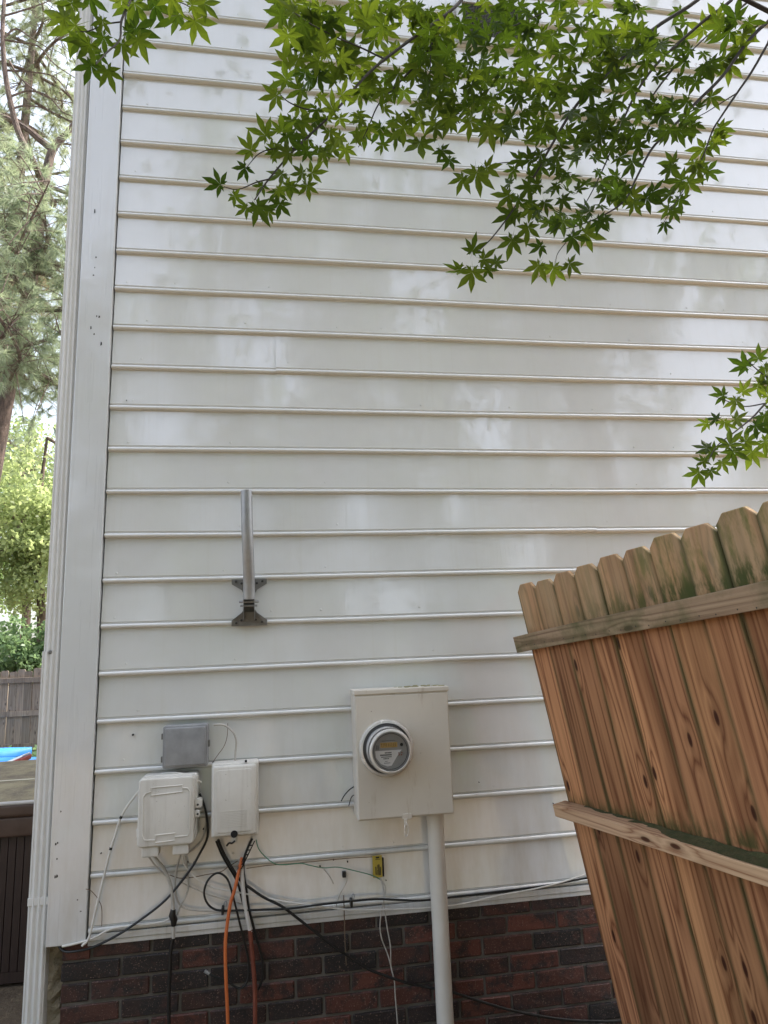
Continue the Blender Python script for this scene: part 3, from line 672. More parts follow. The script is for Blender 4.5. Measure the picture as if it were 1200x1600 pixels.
cable('rusty_wire', 'thin rusty wire dangling straight down over the brick', L([(537, 1399), (538, 1431), (539, 1469), (541, 1508)], -.022), .0026, BROWNW, 'wire')
cable('frayed_wire', 'frayed black wire end poking out beside the meter box', L([(555, 1228), (546, 1234), (538, 1243), (533, 1252)], -.02), .003, BLACK, 'wire')
cable('frayed_wire', 'lower tiny black wire end beside the meter box', L([(555, 1241), (549, 1246), (545, 1259)], -.018), .0025, BLACK, 'wire')
for px, py, lab in ((349, 1421, 'black cable clip at the open cable loop'), (549, 1409, 'black cable clip between the meter box and the rusty wire')):
    p = P(px, py, -.02); cl = thing('cable_clip', lab, 'clip', group='cable clips')
    MB().box((p.x-.006, -.045, p.z-.012), (p.x+.003, -.008, p.z+.012)).build('clip_body', BLACK, cl, bevel=.002)
    MB().tube(smooth_path([(p.x+.004, -.02, p.z+.008), (p.x+.003, -.02, p.z+.022), (p.x+.009, -.02, p.z+.026), (p.x+.012, -.02, p.z+.018), (p.x+.009, -.02, p.z+.008)]), .0018, 6).build('clip_ring', STEEL, cl)
p = P(538, 1366); tag(MB().rbox(p.x-.008, p.x+.006, p.z-.010, p.z+.010, -.008, .006, .002, .001).build('black_plate', INK), 'tiny black square plate on the lowest siding board', 'plate')
# yellow tag
yt = thing('warning_tag', 'small yellow tag with black print beside the siding joint', 'tag')
p0 = P(581.5, 1337, -.01); p1 = P(597.5, 1370, -.01)
MB().box((p0.x, -.0145, p1.z), (p1.x, -.012, p0.z)).build('tag_plate', YELLOW, yt, bevel=.0008)
m = MB(); wx = p1.x-p0.x; hz = p0.z-p1.z
for fx0, fx1, fz0_, fz1_ in ((.35, .72, .05, .12), (.28, .38, .50, .86), (.48, .54, .42, .60), (.48, .54, .63, .88), (.60, .70, .40, .90), (.76, .84, .52, .90), (.30, .8, .16, .18)):
    m.box((p0.x+wx*fx0, -.0156, p0.z-hz*fz1_), (p0.x+wx*fx1, -.0150, p0.z-hz*fz0_))
m.build('printed_marks', INK, yt)
h = MB()
for px, py, r_ in ((293, 1347, .004), (318, 1295, .003), (303, 1347, .002), (521, 1343, .0025), (543, 1346, .003), (500, 1353, .003), (208, 1148, .004), (748, 1222, .002), (864, 1255, .002), (603, 1375, .002), (158, 1333, .002), (198, 626, .002)):
    p = P(px, py, .004); h.lathe([(r_, 0), (r_, -.0075), (.0004, -.0075)], (p.x, .0055, p.z), 8)
tag(h.build('screw_holes', INK, house), kind='stuff')
jg = P(599, 1365); MB().box((jg.x-.002, -.002, jg.z-.01), (jg.x+.003, .012, jg.z+.055)).build('open_joint', INK, house)

# ---------------------------------------------------------------- leaning fence section
lf = thing('leaning_fence', 'leaning wooden picket fence panel with mossy dog-eared tops', 'fence')
A = P(807, 918, -.10); B = P(955, 1530, -.10)
WUP = (A-B).normalized(); TH = R(10)
SDIR = Vector((math.sin(TH), -math.cos(TH), 0))
NRM = SDIR.cross(WUP).normalized()
if NRM.x > 0: NRM = -NRM                     # towards the yard the photo is taken from
SDX = (WUP.cross(NRM)).normalized()
if SDX.y > 0: SDX = -SDX
PL = A.z/WUP.z
rot = Matrix((SDX, -NRM, WUP)).transposed().to_4x4()
PW, PT = .1348, .016
def picket_mesh(hgt, bend):
    e = .028; w2 = PW/2; outline = [(-w2, 0), (w2, 0), (w2, hgt-e), (w2-.030, hgt), (-w2+.030, hgt), (-w2, hgt-e)]
    bm = bmesh.new(); f = bm.faces.new([bm.verts.new((x, 0, z)) for x, z in outline])
    ex = bmesh.ops.extrude_face_region(bm, geom=[f])
    for v in ex['geom']:
        if isinstance(v, bmesh.types.BMVert): v.co.y += PT
    bmesh.ops.recalc_face_normals(bm, faces=bm.faces)
    bmesh.ops.bevel(bm, geom=list(bm.edges), offset=.0024, segments=1, affect='EDGES')
    me = bpy.data.meshes.new('picket'); bm.to_mesh(me); bm.free(); me.materials.append(WOOD); return me
pm = [picket_mesh(1.83, 0) for _ in range(1)]
for i in range(19):
    o = link('picket', pm[0], lf)
    s_ = (i+.5)*.1353-.003
    top = A + SDX*s_ + Vector((0, 0, .045*s_+random.uniform(-.006, .008)))
    o.matrix_world = Matrix.Translation(top - WUP*1.83 - NRM*0) @ rot @ Matrix.Rotation(R(random.uniform(-.07, .07)), 4, 'Y')
    o.location += NRM*random.uniform(-.002, .002)
# rails on the near side; each rail's local x runs along the fence
def rail(z0, slope, hgt, dep, mat, s0=-.085, s1=2.7):
    o_ = A + SDX*s0; k = (z0-o_.z)/WUP.z; o_ = o_+WUP*k
    d = (SDX+Vector((0, 0, slope))).normalized(); u = (WUP-d*WUP.dot(d)).normalized(); nn = d.cross(u)
    if nn.dot(NRM) < 0: nn = -nn
    Lr = s1-s0; m = MB(); seg = 14; vs = []; fs = []
    for i in range(seg+1):
        x = Lr*i/seg; wob = .002*math.sin(x*4)
        vs += [(x, -dep, wob), (x, 0, wob), (x, 0, hgt+wob), (x, -dep, hgt+wob)]
    for i in range(seg):
        for k2 in range(4): fs.append((i*4+k2, i*4+(k2+1) % 4, (i+1)*4+(k2+1) % 4, (i+1)*4+k2))
    fs += [(0, 1, 2, 3), tuple(seg*4+q for q in (3, 2, 1, 0))]
    ob = m.add(vs, fs).build('rail', mat, lf, bevel=.0025)
    mw = Matrix((d, -nn, u)).transposed().to_4x4(); mw.translation = o_+nn*.001
    ob.matrix_world = mw
    return ob, o_, d, u, nn
zr1 = P(816, 1018, -.13).z; zr2 = P(876, 1278, -.16).z
r1, *_ = rail(zr1, .050, .066, .038, WOOD_RAIL_TOP, -.055)
r2, o2, d2, u2, n2_ = rail(zr2, -.004, .046, .060, WOOD_RAIL, -.02)
rail(.13, 0, .08, .038, WOOD_RAIL_TOP, .05)
# moss lying on top of the lower rail
ms = MB(); vs = []; fs = []; nn_ = 60
for i in range(nn_):
    s_ = .14+2.5*i/(nn_-1)
    b = o2+d2*s_+u2*.0465
    hh = [.0002, .0008+.002*random.random(), .001+.005*random.random(), .002+.012*random.random()]
    for j, k in enumerate((.052+.006*random.random(), .035, .018, .002)): vs.append(b+n2_*k+u2*hh[j]*min(1, s_*.9))
for i in range(nn_-1):
    for j in range(3): fs.append((i*4+j, i*4+j+1, (i+1)*4+j+1, (i+1)*4+j))
tag(ms.add(vs, fs).build('moss', MOSS, lf), 'green moss along the lower rail', kind='stuff')
nl = MB()
for i in range(19):
    for dd in (-.03, .03):
        c_ = A+SDX*((i+.5)*.1353+dd); 
        for z, sl, hg, dp in ((zr1, .062, .066, .038),):
            q = c_ + WUP*((z+.033+sl*(i*.1353)-c_.z)/WUP.z) + NRM*(dp+.0012)
            ax = [SDX, WUP]; nl.add([q+(ax[0]*math.cos(a)+ax[1]*math.sin(a))*.0025 for a in [t_*math.pi/3 for t_ in range(6)]], [tuple(range(6))])
tag(nl.build('nail_heads', INK, lf), kind='stuff')

# ---------------------------------------------------------------- Japanese maple overhanging from beyond the fence
mt = thing('maple_tree', 'green Japanese maple branches overhanging in front of the white siding', 'tree')
TB = Vector((3.5, -1.5, 0)); J = Vector((3.0, -1.35, 2.5)); J2 = Vector((2.6, -1.2, 3.4)); J3 = Vector((3.3, -1.3, 2.3))
def limb(pts, r0, r1, name='branch', k=5):
    sp = smooth_path(pts, k); n = len(sp)
    return MB().tube(sp, [r0+(r1-r0)*i/(n-1) for i in range(n)], 7).build(name, BARK, mt, smooth=True)
limb([TB-Vector((0, 0, .1)), TB+Vector((-.05, .02, .8)), TB+Vector((-.2, .05, 1.7)), J, J2, J2+Vector((-.4, 0, 1.0))], .09, .03, 'trunk')
def BR(px, y0, y1, r0, r1, start=None):
    n = len(px); pp = [P(a, b, y0+(y1-y0)*i/(n-1)) for i, (a, b) in enumerate(px)]
    if start is not None:
        mid = start.lerp(pp[0], .55)+Vector((0, 0, .12)); pp = [start, mid]+pp
    return limb(pp, r0, r1), pp
BRANCH = [
 ([(790, -95), (745, -35), (721, 0), (695, 24), (628, 72), (575, 115), (525, 172), (462, 232), (420, 280), (398, 312)], -1.10, -1.35, .0075, .0016, J2),
 ([(695, 26), (673, 72), (646, 105), (620, 133), (592, 162), (575, 200), (560, 230)], -1.18, -1.05, .0042, .0012, None),
 ([(525, 172), (485, 172), (452, 160), (430, 140)], -1.25, -1.3, .0028, .001, None),
 ([(600, 92), (565, 75), (530, 60), (490, 40), (460, 20)], -1.2, -1.35, .0028, .001, None),
 ([(462, 232), (430, 232), (405, 240), (385, 262)], -1.3, -1.35, .0022, .001, None),
 ([(420, 280), (400, 285), (372, 296), (350, 292)], -1.33, -1.36, .002, .001, None),
 ([(1150, -60), (1090, 0), (1018, 48), (945, 119), (900, 165), (860, 230), (835, 275), (800, 330), (770, 370), (747, 393)], -1.0, -1.15, .009, .0012, J2),
 ([(1200, -60), (1143, 0), (1098, 34), (1030, 96), (996, 142), (975, 185), (955, 235), (930, 290), (905, 335)], -1.05, -1.1, .008, .0012, J),
 ([(1230, -45), (1172, 0), (1143, 25), (1104, 57), (1078, 82)], -.95, -1.0, .0065, .002, J),
 ([(1047, 113), (1030, 135), (1016, 156), (1000, 185)], -1.02, -1.0, .004, .0015, None),
 ([(1078, 82), (1062, 96), (1047, 113)], -1.0, -1.02, .003, .004, None),
 ([(1260, -10), (1200, 34), (1166, 68), (1129, 119), (1087, 161), (1050, 200), (1019, 232), (996, 275), (976, 313), (945, 335), (905, 352), (880, 358)], -1.05, -1.2, .008, .0012, J),
 ([(1250, -20), (1200, 68), (1174, 113), (1152, 145), (1125, 185), (1113, 205), (1098, 245), (1075, 285), (1050, 325), (1036, 350)], -1.0, -1.05, .006, .0011, J),
 ([(1152, 145), (1125, 162), (1095, 180), (1065, 190)], -1.0, -1.0, .0025, .001, None),
 ([(860, 230), (820, 250), (780, 255), (745, 262)], -1.1, -1.1, .002, .0009, None),
 ([(905, 335), (890, 370), (872, 395), (868, 410)], -1.1, -1.12, .0018, .0008, None),
 ([(760, -40), (738, 40), (775, 50), (850, 20)], -1.05, -1.0, .003, .002, None),
 ([(673, 72), (672, 110), (668, 150), (660, 190)], -1.18, -1.1, .0018, .0008, None),
 ([(260, -90), (215, -25), (204, 0), (190, 32), (187, 62), (167, 82), (150, 100)], -1.35, -1.5, .005, .0014, J2+Vector((-.4, 0, .9))),
 ([(190, 34), (165, 38), (140, 48), (118, 50)], -1.42, -1.45, .0018, .001, None),
 ([(204, 0), (245, -5), (285, 5), (302, 15)], -1.4, -1.42, .0018, .001, None),
 ([(1290, 575), (1230, 605), (1197, 630), (1175, 653), (1148, 675), (1119, 698), (1106, 722)], -1.05, -1.15, .005, .0012, J3),
 ([(1230, 605), (1200, 590), (1180, 575), (1165, 560)], -1.05, -1.1, .003, .001, None),
 ([(1197, 630), (1165, 635), (1140, 628), (1118, 620)], -1.08, -1.1, .0022, .001, None),
]
segs = []
for px, y0, y1, r0, r1, st in BRANCH:
    _, pp = BR(px, y0, y1, r0, r1, st)
    if st is not None: pp = pp[2:]
    sp = smooth_path(pp, 4); segs += [sp[i] for i in range(len(sp))]
segs = np.array([list(s_) for s_ in segs])
# one seven-lobed leaf, palm at the origin, middle lobe towards +z, faces -y
def leaf_mesh(sd):
    rr = random.Random(sd); lob = [(-140, .42), (-95, .70), (-48, .92), (0, 1.0), (48, .92), (95, .70), (140, .42)]
    vs = [(0, 0, 0)]; fs = []
    idx = 1; cup = rr.uniform(-.25, .45)
    for a, l in lob:
        a = a+rr.uniform(-6, 6); l = l*rr.uniform(.9, 1.08); ar = R(a)
        def pt(rad, off, lift): 
            aa = ar+off; return (rad*math.sin(aa), lift, rad*math.cos(aa))
        dr = cup*l*l
        vs += [pt(.30, -.42, .01), pt(l*.58, -.27, dr*.35+.03), pt(l, 0, dr), pt(l*.58, .27, dr*.35+.03), pt(.30, .42, .01), pt(l*.5, 0, dr*.35-.015)]
        c = idx+5
        fs += [(0, idx, idx+1, c), (idx+1, idx+2, c), (idx+2, idx+3, c), (c, idx+3, idx+4, 0)]; idx += 6
    vs += [(.012, 0, 0), (-.012, 0, 0), (.0, -.12, -.55)]; fs.append((idx, idx+1, idx+2))
    me = bpy.data.meshes.new('leaf'); me.from_pydata(vs, [], fs); me.update(); me.materials.append(MAPLE); return me
LM = [leaf_mesh(s_) for s_ in range(14)]
leaves = []                                   # (position, size, direction angle in the view, tilt)
def near_seg(px, py, y):                      # settle on the depth of the nearest twig
    p = P(px, py, y); d = np.linalg.norm(segs-np.array(p), axis=1); return segs[d.argmin()]
def put(px, py, rpx, ang=None, y=None, tilt=None):
    base = -1.15 if y is None else y
    if y is None:
        q = near_seg(px, py, base); base = q[1]+random.uniform(-.10, .10)
    p = P(px, py, base); dep = float(np.dot(np.array(p)-CAM, FW))
    leaves.append((p, 1.16*random.uniform(.85, 1.12)*rpx*dep/F_PX, ang if ang is not None else random.gauss(180, 55), tilt if tilt is not None else abs(random.gauss(0, 26))))
# edge leaves read off one by one: (x, y, lobe length in px, compass angle the middle lobe points to)
EDGE = [(100, 28, 30, 300), (118, 40, 40, 250), (112, 5, 34, 10), (140, -5, 30, 120), (160, 32, 22, 170), (126, 62, 26, 210), (140, 70, 26, 240), (162, 58, 28, 250), (200, 50, 26, 100), (190, 70, 27, 160),
 (212, 45, 30, 110), (216, 62, 30, 150), (142, 102, 28, 200), (168, 110, 30, 160), (155, 85, 24, 230), (210, 5, 32, 200), (190, 0, 28, 250), (243, 8, 26, 170), (235, -6, 26, 120), (278, 24, 30, 220), (304, 32, 30, 150), (318, 5, 28, 120), (268, -4, 26, 200), (300, 8, 26, 90),
 (344, 288, 24, 290), (366, 306, 19, 170), (385, 325, 20, 235), (402, 322, 27, 170), (437, 318, 22, 180), (420, 330, 16, 200), (383, 262, 22, 200), (392, 235, 24, 320), (415, 212, 26, 320), (440, 205, 24, 350), (425, 240, 22, 60), (432, 150, 26, 265), (448, 125, 28, 300), (452, 100, 28, 320), (478, 75, 28, 345), (508, 82, 28, 350), (450, 55, 30, 190), (440, 25, 24, 240), (478, 35, 26, 170), (500, 12, 26, 180), (525, 22, 30, 190), (572, 32, 30, 350), (600, 48, 26, 60), (440, 5, 26, 300), (462, 5, 28, 180), (535, 115, 28, 340), (490, 108, 24, 60), (540, 85, 26, 20),
 (487, 270, 24, 80), (480, 290, 24, 170), (505, 238, 22, 150), (540, 232, 22, 170), (455, 290, 20, 190), (432, 300, 20, 180), (410, 290, 18, 200), (598, 226, 15, 190), (570, 210, 22, 220),
 (656, 222, 30, 185), (690, 235, 22, 150), (703, 250, 26, 210), (723, 278, 24, 200), (745, 270, 30, 180), (760, 262, 22, 120), (703, 185, 26, 200), (735, 190, 26, 170), (765, 200, 28, 175), (640, 185, 22, 200), (680, 200, 22, 140),
 (720, 420, 26, 235), (738, 425, 26, 185), (755, 405, 22, 120), (738, 392, 20, 10), (762, 420, 20, 150), (775, 410, 18, 110), (842, 415, 25, 190), (865, 418, 26, 180), (890, 412, 22, 130), (800, 375, 24, 200), (825, 355, 26, 180), (800, 335, 26, 230), (795, 305, 26, 220), (830, 325, 26, 180), (858, 345, 24, 170), (845, 385, 20, 200), (895, 370, 24, 150), (915, 365, 24, 110), (935, 345, 24, 120), (880, 345, 24, 200),
 (960, 310, 24, 80), (985, 305, 24, 100), (1010, 310, 24, 120), (990, 318, 20, 160), (1020, 300, 22, 70),
 (1125, 200, 22, 90), (1120, 215, 20, 130), (1100, 232, 24, 240), (1115, 222, 22, 100), (1085, 255, 20, 200), (1105, 268, 24, 80), (1090, 262, 22, 170), (1052, 255, 22, 260), (1048, 262, 22, 200), (1065, 282, 24, 260), (1075, 285, 22, 130), (1047, 305, 18, 280), (1062, 312, 22, 150), (1045, 325, 20, 220), (1052, 330, 16, 160), (1038, 350, 14, 200), (1110, 152, 20, 60), (1130, 95, 24, 60), (1140, 100, 24, 120),
 (1170, 35, 26, 100), (1150, 30, 26, 320), (1140, 50, 28, 230), (1160, 55, 28, 180), (1125, 42, 24, 280), (1100, 45, 24, 300), (1155, 75, 24, 150), (1120, 30, 24, 350),
 (1185, 560, 22, 340), (1165, 572, 26, 260), (1195, 575, 26, 150), (1185, 600, 24, 140), (1200, 600, 28, 60), (1130, 618, 20, 260), (1150, 625, 20, 200), (1160, 612, 18, 20), (1120, 655, 18, 280), (1150, 655, 24, 140), (1105, 662, 18, 250), (1132, 660, 20, 180), (1180, 665, 26, 120), (1195, 650, 26, 170), (1105, 700, 22, 300), (1115, 705, 24, 260), (1100, 720, 18, 240), (1110, 735, 18, 150), (1092, 738, 22, 205), (1140, 695, 26, 350), (1145, 705, 26, 170), (1175, 705, 28, 175), (1165, 690, 24, 60), (1195, 690, 24, 120), (1128, 722, 20, 170), (1205, 640, 26, 100), (1200, 620, 24, 60)]
for x, y, r_, a in EDGE: put(x, y, r_*1.06, a+random.uniform(-15, 15), None, abs(random.gauss(0, 20)))
# filling the sprays between the edge leaves
REG = [([(445, 0), (640, 0), (700, 40), (720, 130), (690, 190), (640, 215), (560, 225), (505, 230), (480, 275), (440, 300), (420, 290), (430, 240), (455, 190), (470, 130), (455, 60)], 112, 17, 29, -1.2),
       ([(640, 0), (1000, 0), (1010, 60), (960, 130), (940, 210), (900, 250), (840, 225), (770, 210), (700, 180), (660, 160)], 165, 16, 28, -1.1),
       ([(990, 0), (1090, 0), (1070, 60), (1030, 100), (990, 140), (950, 150), (960, 60)], 22, 20, 25, -1.05),
       ([(800, 240), (900, 240), (960, 150), (1000, 140), (1010, 190), (1000, 240), (990, 290), (950, 340), (880, 350), (810, 350), (790, 300)], 64, 15, 26, -1.08),
       ([(1000, 60), (1130, 80), (1110, 130), (1040, 125), (1000, 115)], 16, 18, 22, -1.0),
       ([(1010, 150), (1100, 150), (1095, 190), (1060, 215), (1010, 215)], 18, 20, 25, -1.05)]
def inside(x, y, poly):
    c = False; n = len(poly)
    for i in range(n):
        x1, y1 = poly[i]; x2, y2 = poly[(i+1) % n]
        if (y1 > y) != (y2 > y) and x < (x2-x1)*(y-y1)/(y2-y1)+x1: c = not c
    return c
for poly, n, r0, r1, yb in REG:
    xs = [p_[0] for p_ in poly]; ys = [p_[1] for p_ in poly]; pts = []
    for k in range(n):
        best = None; bd = -1
        for t_ in range(7):
            x, y = random.uniform(min(xs), max(xs)), random.uniform(min(ys), max(ys))
            if not inside(x, y, poly): continue
            d = min([(x-a)**2+(y-b)**2 for a, b in pts], default=9e9)
            if d > bd: bd = d; best = (x, y)
        if best: pts.append(best)
    for x, y in pts:
        side_on = (820 < x < 960 and 235 < y < 380 and random.random() < .5) or (960 < x < 1100 and random.random() < .35)
        put(x, y, random.uniform(r0, r1), random.gauss(190, 60), None, random.uniform(55, 78) if side_on else None)
# unseen spray added above the frame to shade the upper wall and its reflections
NUP = 1500
for i in range(NUP):
    yy = random.uniform(-2.0, -.35); x, y = random.uniform(60, 1500), -60-random.random()**1.3*900
    p = P(x, y, yy); leaves.append((p, random.uniform(.045, .062), random.uniform(0, 360), abs(random.gauss(0, 35))))
vis = [l for l in leaves if (P(0, 0)) is not None]
leaves_sorted = leaves[:len(leaves)]
def leaf_matrix(p, size, ang, tilt):
    to_cam = (Vector(CAM)-p).normalized()
    rgt = Vector(RT); upv = Vector(UP)
    zax = (upv*math.cos(R(ang))+rgt*math.sin(R(ang)))
    zax = (zax-to_cam*zax.dot(to_cam)).normalized()
    yax = -to_cam                              # leaf faces -y
    xax = yax.cross(zax)
    m3 = Matrix((xax, yax, zax)).transposed()
    ax = Vector((random.gauss(0, 1), random.gauss(0, .3), random.gauss(0, .5))).normalized()
    # tilt mostly about the view's horizontal so that the blades lie flatter, as maple sprays do
    q = Quaternion(rgt.lerp(ax, .45).normalized(), R(tilt if random.random() < .7 else -tilt))
    m3 = q.to_matrix() @ m3
    m4 = m3.to_4x4()*1.0
    m4 = Matrix.Translation(p) @ m4 @ Matrix.Scale(size, 4)
    return m4
NIND = 300; rest_v = []; rest_f = []; off = 0
order = list(range(len(leaves)-NUP))
for k, i in enumerate(order+list(range(len(leaves)-NUP, len(leaves)))):
    p, size, ang, tilt = leaves[i]; mw = leaf_matrix(p, size, ang, tilt); me = LM[i % len(LM)]
    if k < NIND:
        o = link('leaf', me, mt); o.matrix_world = mw
    else:
        rest_v += [mw @ v.co for v in me.vertices]; rest_f += [tuple(a+off for a in pl.vertices) for pl in me.polygons]; off += len(me.vertices)
me = bpy.data.meshes.new('foliage'); me.from_pydata([tuple(v) for v in rest_v], [], rest_f); me.update(); me.materials.append(MAPLE)
tag(link('foliage', me, mt), kind='stuff')

# ---------------------------------------------------------------- back yard: hot tub, kayaks, fence
tub = thing('hot_tub', 'brown hot tub under a dusty vinyl cover behind the house corner', 'hot tub')
ty0, ty1, tx0, tx1, th = 1.33, 3.05, -2.75, -.36, .80
TUBB = simple('tub_cabinet', (.030, .017, .013), (.050, .028, .021), 12, .5, bump=.2, kind='World', stretch=(8, 8, 1))
VINYL = simple('tub_vinyl', (.070, .040, .028), (.11, .068, .048), 7, .45, bump=.3, kind='World')
def dusty():
    t = NT('dusty_vinyl'); co = t.coord('World'); c = t.ramp(t.noise(co, 6, 6, .7), [(.35, (.12, .085, .05)), (.6, (.26, .21, .11)), (.75, (.34, .30, .19))])
    c = t.mix(t.ramp(t.noise(co, 70, 3), [(.6, 0), (.7, .6)]), c, (.40, .33, .2)); t.set(color=c, rough=.85, normal=t.bump(t.noise(co, 35, 4), .6, .01)); return t.m
DUST = dusty()
MB().box((tx0+.03, ty0+.03, 0), (tx1-.03, ty1-.03, th)).build('cabinet_core', TUBB, tub)
MB().box((tx0+.02, ty0+.012, .0), (tx1-.02, ty0+.03, .05)).build('kick_board', TUBB, tub)
sl = MB().box((-.0185, 0, .05), (.0185, .016, th-.005)).build('cabinet_slat', TUBB, tub, bevel=.003)
sl.location = (tx1-.06, ty0+.013, 0); x = tx1-.06-.0395
while x > tx0+.05:
    o = link('cabinet_slat', sl.data, tub); o.location = (x, ty0+.013, 0); x -= .0395
MB().rbox(tx0-.02, tx1+.02, th-.10, th-.002, ty0-.02, ty0+.012, .02, .01).build('cover_skirt', VINYL, tub, smooth=True)
MB().rbox(tx0-.03, tx1+.03, th-.004, th+.07, ty0-.03, ty0+.05, .02, .02).build('cover_edge', VINYL, tub, smooth=True)
ymid = 1.33+.72
for a, b in ((ty0-.015, ymid-.008), (ymid+.008, ty1)):
    MB().box((tx0-.03, a, th-.0), (tx1+.03, b, th+.075)).build('cover_panel', DUST, tub, bevel=.012)
MB().box((tx0-.03, ymid-.02, th+.0755), (tx1+.03, ymid+.02, th+.080)).build('cover_hinge', simple('seam', (.42, .36, .24), (.5, .44, .32), 10, .7), tub)
MB().tube([(tx0-.03, ty0-.022, th+.070), (tx1+.03, ty0-.022, th+.070)], .010, 8).build('cover_highlight', simple('edge_highlight', (.5, .46, .42), (.6, .56, .5), 10, .5), tub, smooth=True)  # pale tube stands in for the bright highlight along the cover's near edge

def kayak(name, label, c, length, wid, hgt, heading, mat, roll=0):
    t_ = thing(name, label, 'boat', group=None); n = 22; k = 12; vs = []; fs = []
    for i in range(n+1):
        u = -1+2*i/n; wv = wid/2*(1-abs(u)**2.6)**.75+.004; hv = hgt*(1-.25*abs(u)**2); rise = .12*hgt*abs(u)**3
        for j in range(k):
            a = math.pi*2*j/k; z = math.sin(a); vs.append((u*length/2, wv*math.cos(a), rise+hv*(.5+.5*z*(1 if z > 0 else 1))))
    for i in range(n):
        for j in range(k): fs.append((i*k+j, i*k+(j+1) % k, (i+1)*k+(j+1) % k, (i+1)*k+j))
    fs += [tuple(range(k-1, -1, -1)), tuple(range(n*k, (n+1)*k))]
    h_ = MB().add(vs, fs).build('hull', mat, t_, smooth=True)
    z1 = hgt*.98
    MB().tube([(length*.18*math.cos(a), wid*.24*math.sin(a), z1-.01) for a in [q*math.pi/10 for q in range(21)]], .018, 6).build('cockpit_rim', INK, t_)
    t_.location = c; t_.rotation_euler = (roll, 0, heading); return t_
BLUE = simple('blue_plastic', (.02, .17, .50), (.05, .25, .62), 4, .45, bump=.1)
REDP = simple('red_plastic', (.30, .03, .03), (.38, .06, .05), 4, .5, bump=.1)
WHT = simple('white_plastic', (.7, .7, .68), (.75, .75, .73), 4, .5, bump=.1)
k1 = P(14, 1181, 9.2); kayak('kayak', 'bright blue kayak lying by the back fence, farther of two', (k1.x-1.15, 9.2, .02), 2.9, .62, .34, R(4), BLUE)
k2 = P(10, 1190, 8.2); kayak('kayak', 'bright blue kayak lying nearest the house corner', (k2.x-.95, 8.15, .02), 2.9, .66, .30, R(6), BLUE, R(6))
rb = thing('red_sled', 'red and white plastic hull lying in front of the kayaks', 'boat')
q0 = P(-40, 1222, 6.6); q1 = P(31, 1189, 6.6)
m = MB(); d_ = (q1-q0).normalized(); sd = Vector((0, 1, 0))
m.add([q0-Vector((0, 0, .05)), q1-Vector((0, 0, .03)), q1+Vector((0, 0, .035)), q0+Vector((0, 0, .05)), q0-Vector((0, 0, .05))+sd*.5, q1-Vector((0, 0, .03))+sd*.45, q1+Vector((0, 0, .035))+sd*.45, q0+Vector((0, 0, .05))+sd*.5],
      [(0, 1, 2, 3), (7, 6, 5, 4), (0, 4, 5, 1), (3, 2, 6, 7), (0, 3, 7, 4), (1, 5, 6, 2)]); m.build('hull', REDP, rb, bevel=.02)
m = MB(); e_ = Vector((0, 0, .052)); m.add([q0+e_+sd*.06, q1+e_*.75+sd*.06, q1+e_*.75+sd*.40, q0+e_+sd*.44, q0+e_*1.6+sd*.09, q1+e_*1.15+sd*.09, q1+e_*1.15+sd*.36, q0+e_*1.6+sd*.40],
      [(0, 1, 5, 4), (1, 2, 6, 5), (2, 3, 7, 6), (3, 0, 4, 7), (4, 5, 6, 7)]); m.build('deck', WHT, rb, bevel=.006)
m = MB(); m.box((q0.x-.1, 6.75, -.02), (q0.x+.1, 7.0, q0.z-.03)); m.box((q1.x-.18, 6.72, -.02), (q1.x-.12, 6.95, q1.z-.03)); m.build('stand_legs', OLDWOOD, rb)

bf = thing('back_fence', 'weathered grey wooden privacy fence at the back of the yard', 'fence')
FY = 10.5; zt0 = P(30, 1047, FY).z
bm = bmesh.new(); PWB = .128; outl = [(-PWB/2, 0), (PWB/2, 0), (PWB/2, zt0-.02), (PWB/2-.02, zt0), (-PWB/2+.02, zt0), (-PWB/2, zt0-.02)]
f = bm.faces.new([bm.verts.new((x, 0, z)) for x, z in outl]); ex = bmesh.ops.extrude_face_region(bm, geom=[f])
for v in ex['geom']:
    if isinstance(v, bmesh.types.BMVert): v.co.y += .018
bmesh.ops.recalc_face_normals(bm, faces=bm.faces); pme = bpy.data.meshes.new('picket'); bm.to_mesh(pme); bm.free(); pme.materials.append(OLDWOOD)
x = -8.5
while x < 1.0:
    o = link('picket', pme, bf); o.location = (x, FY+random.uniform(-.004, .004), random.uniform(-.03, .03)); o.rotation_euler = (0, R(random.uniform(-.6, .6)), R(random.uniform(-1.5, 1.5))); x += PWB+random.choice([.004, .006, .006, .014])
for py in (1063, 1115, 1166):
    z = P(30, py, FY).z; MB().box((-8.6, FY-.045, z-.045), (1.1, FY-.006, z+.045)).build('rail', OLDWOOD, bf, bevel=.004)

# ---------------------------------------------------------------- trees
def leaf_cloud(name, blobs, n, size, mat, parent, aspect=1.7, droop=.3):
    w_ = np.array([b[3]*b[4]*b[5] for b in blobs])**.8; w_ /= w_.sum(); bi = rng.choice(len(blobs), n, p=w_); bl = np.array(blobs)
    d = rng.normal(size=(n, 3)); d /= np.linalg.norm(d, axis=1)[:, None]; rad = rng.random(n)**.45
    c = bl[bi, :3] + d*rad[:, None]*bl[bi, 3:6]
    # clumping
    cl = rng.normal(size=(max(n//35, 4), 3))*0
    u = rng.normal(size=(n, 3)); u[:, 2] -= droop; u /= np.linalg.norm(u, axis=1)[:, None]
    v = np.cross(u, rng.normal(size=(n, 3))); v /= np.linalg.norm(v, axis=1)[:, None]
    s = size*(.6+.8*rng.random(n))[:, None]
    a = c; b = c+u*s*.5+v*s*.5/aspect; e = c+u*s; f_ = c+u*s*.5-v*s*.5/aspect
    V = np.stack([a, b, e, f_], 1).reshape(-1, 3); Fc = np.arange(4*n).reshape(-1, 4)
    return tag(tri_mesh(name, V, Fc, mat, parent), kind='stuff')
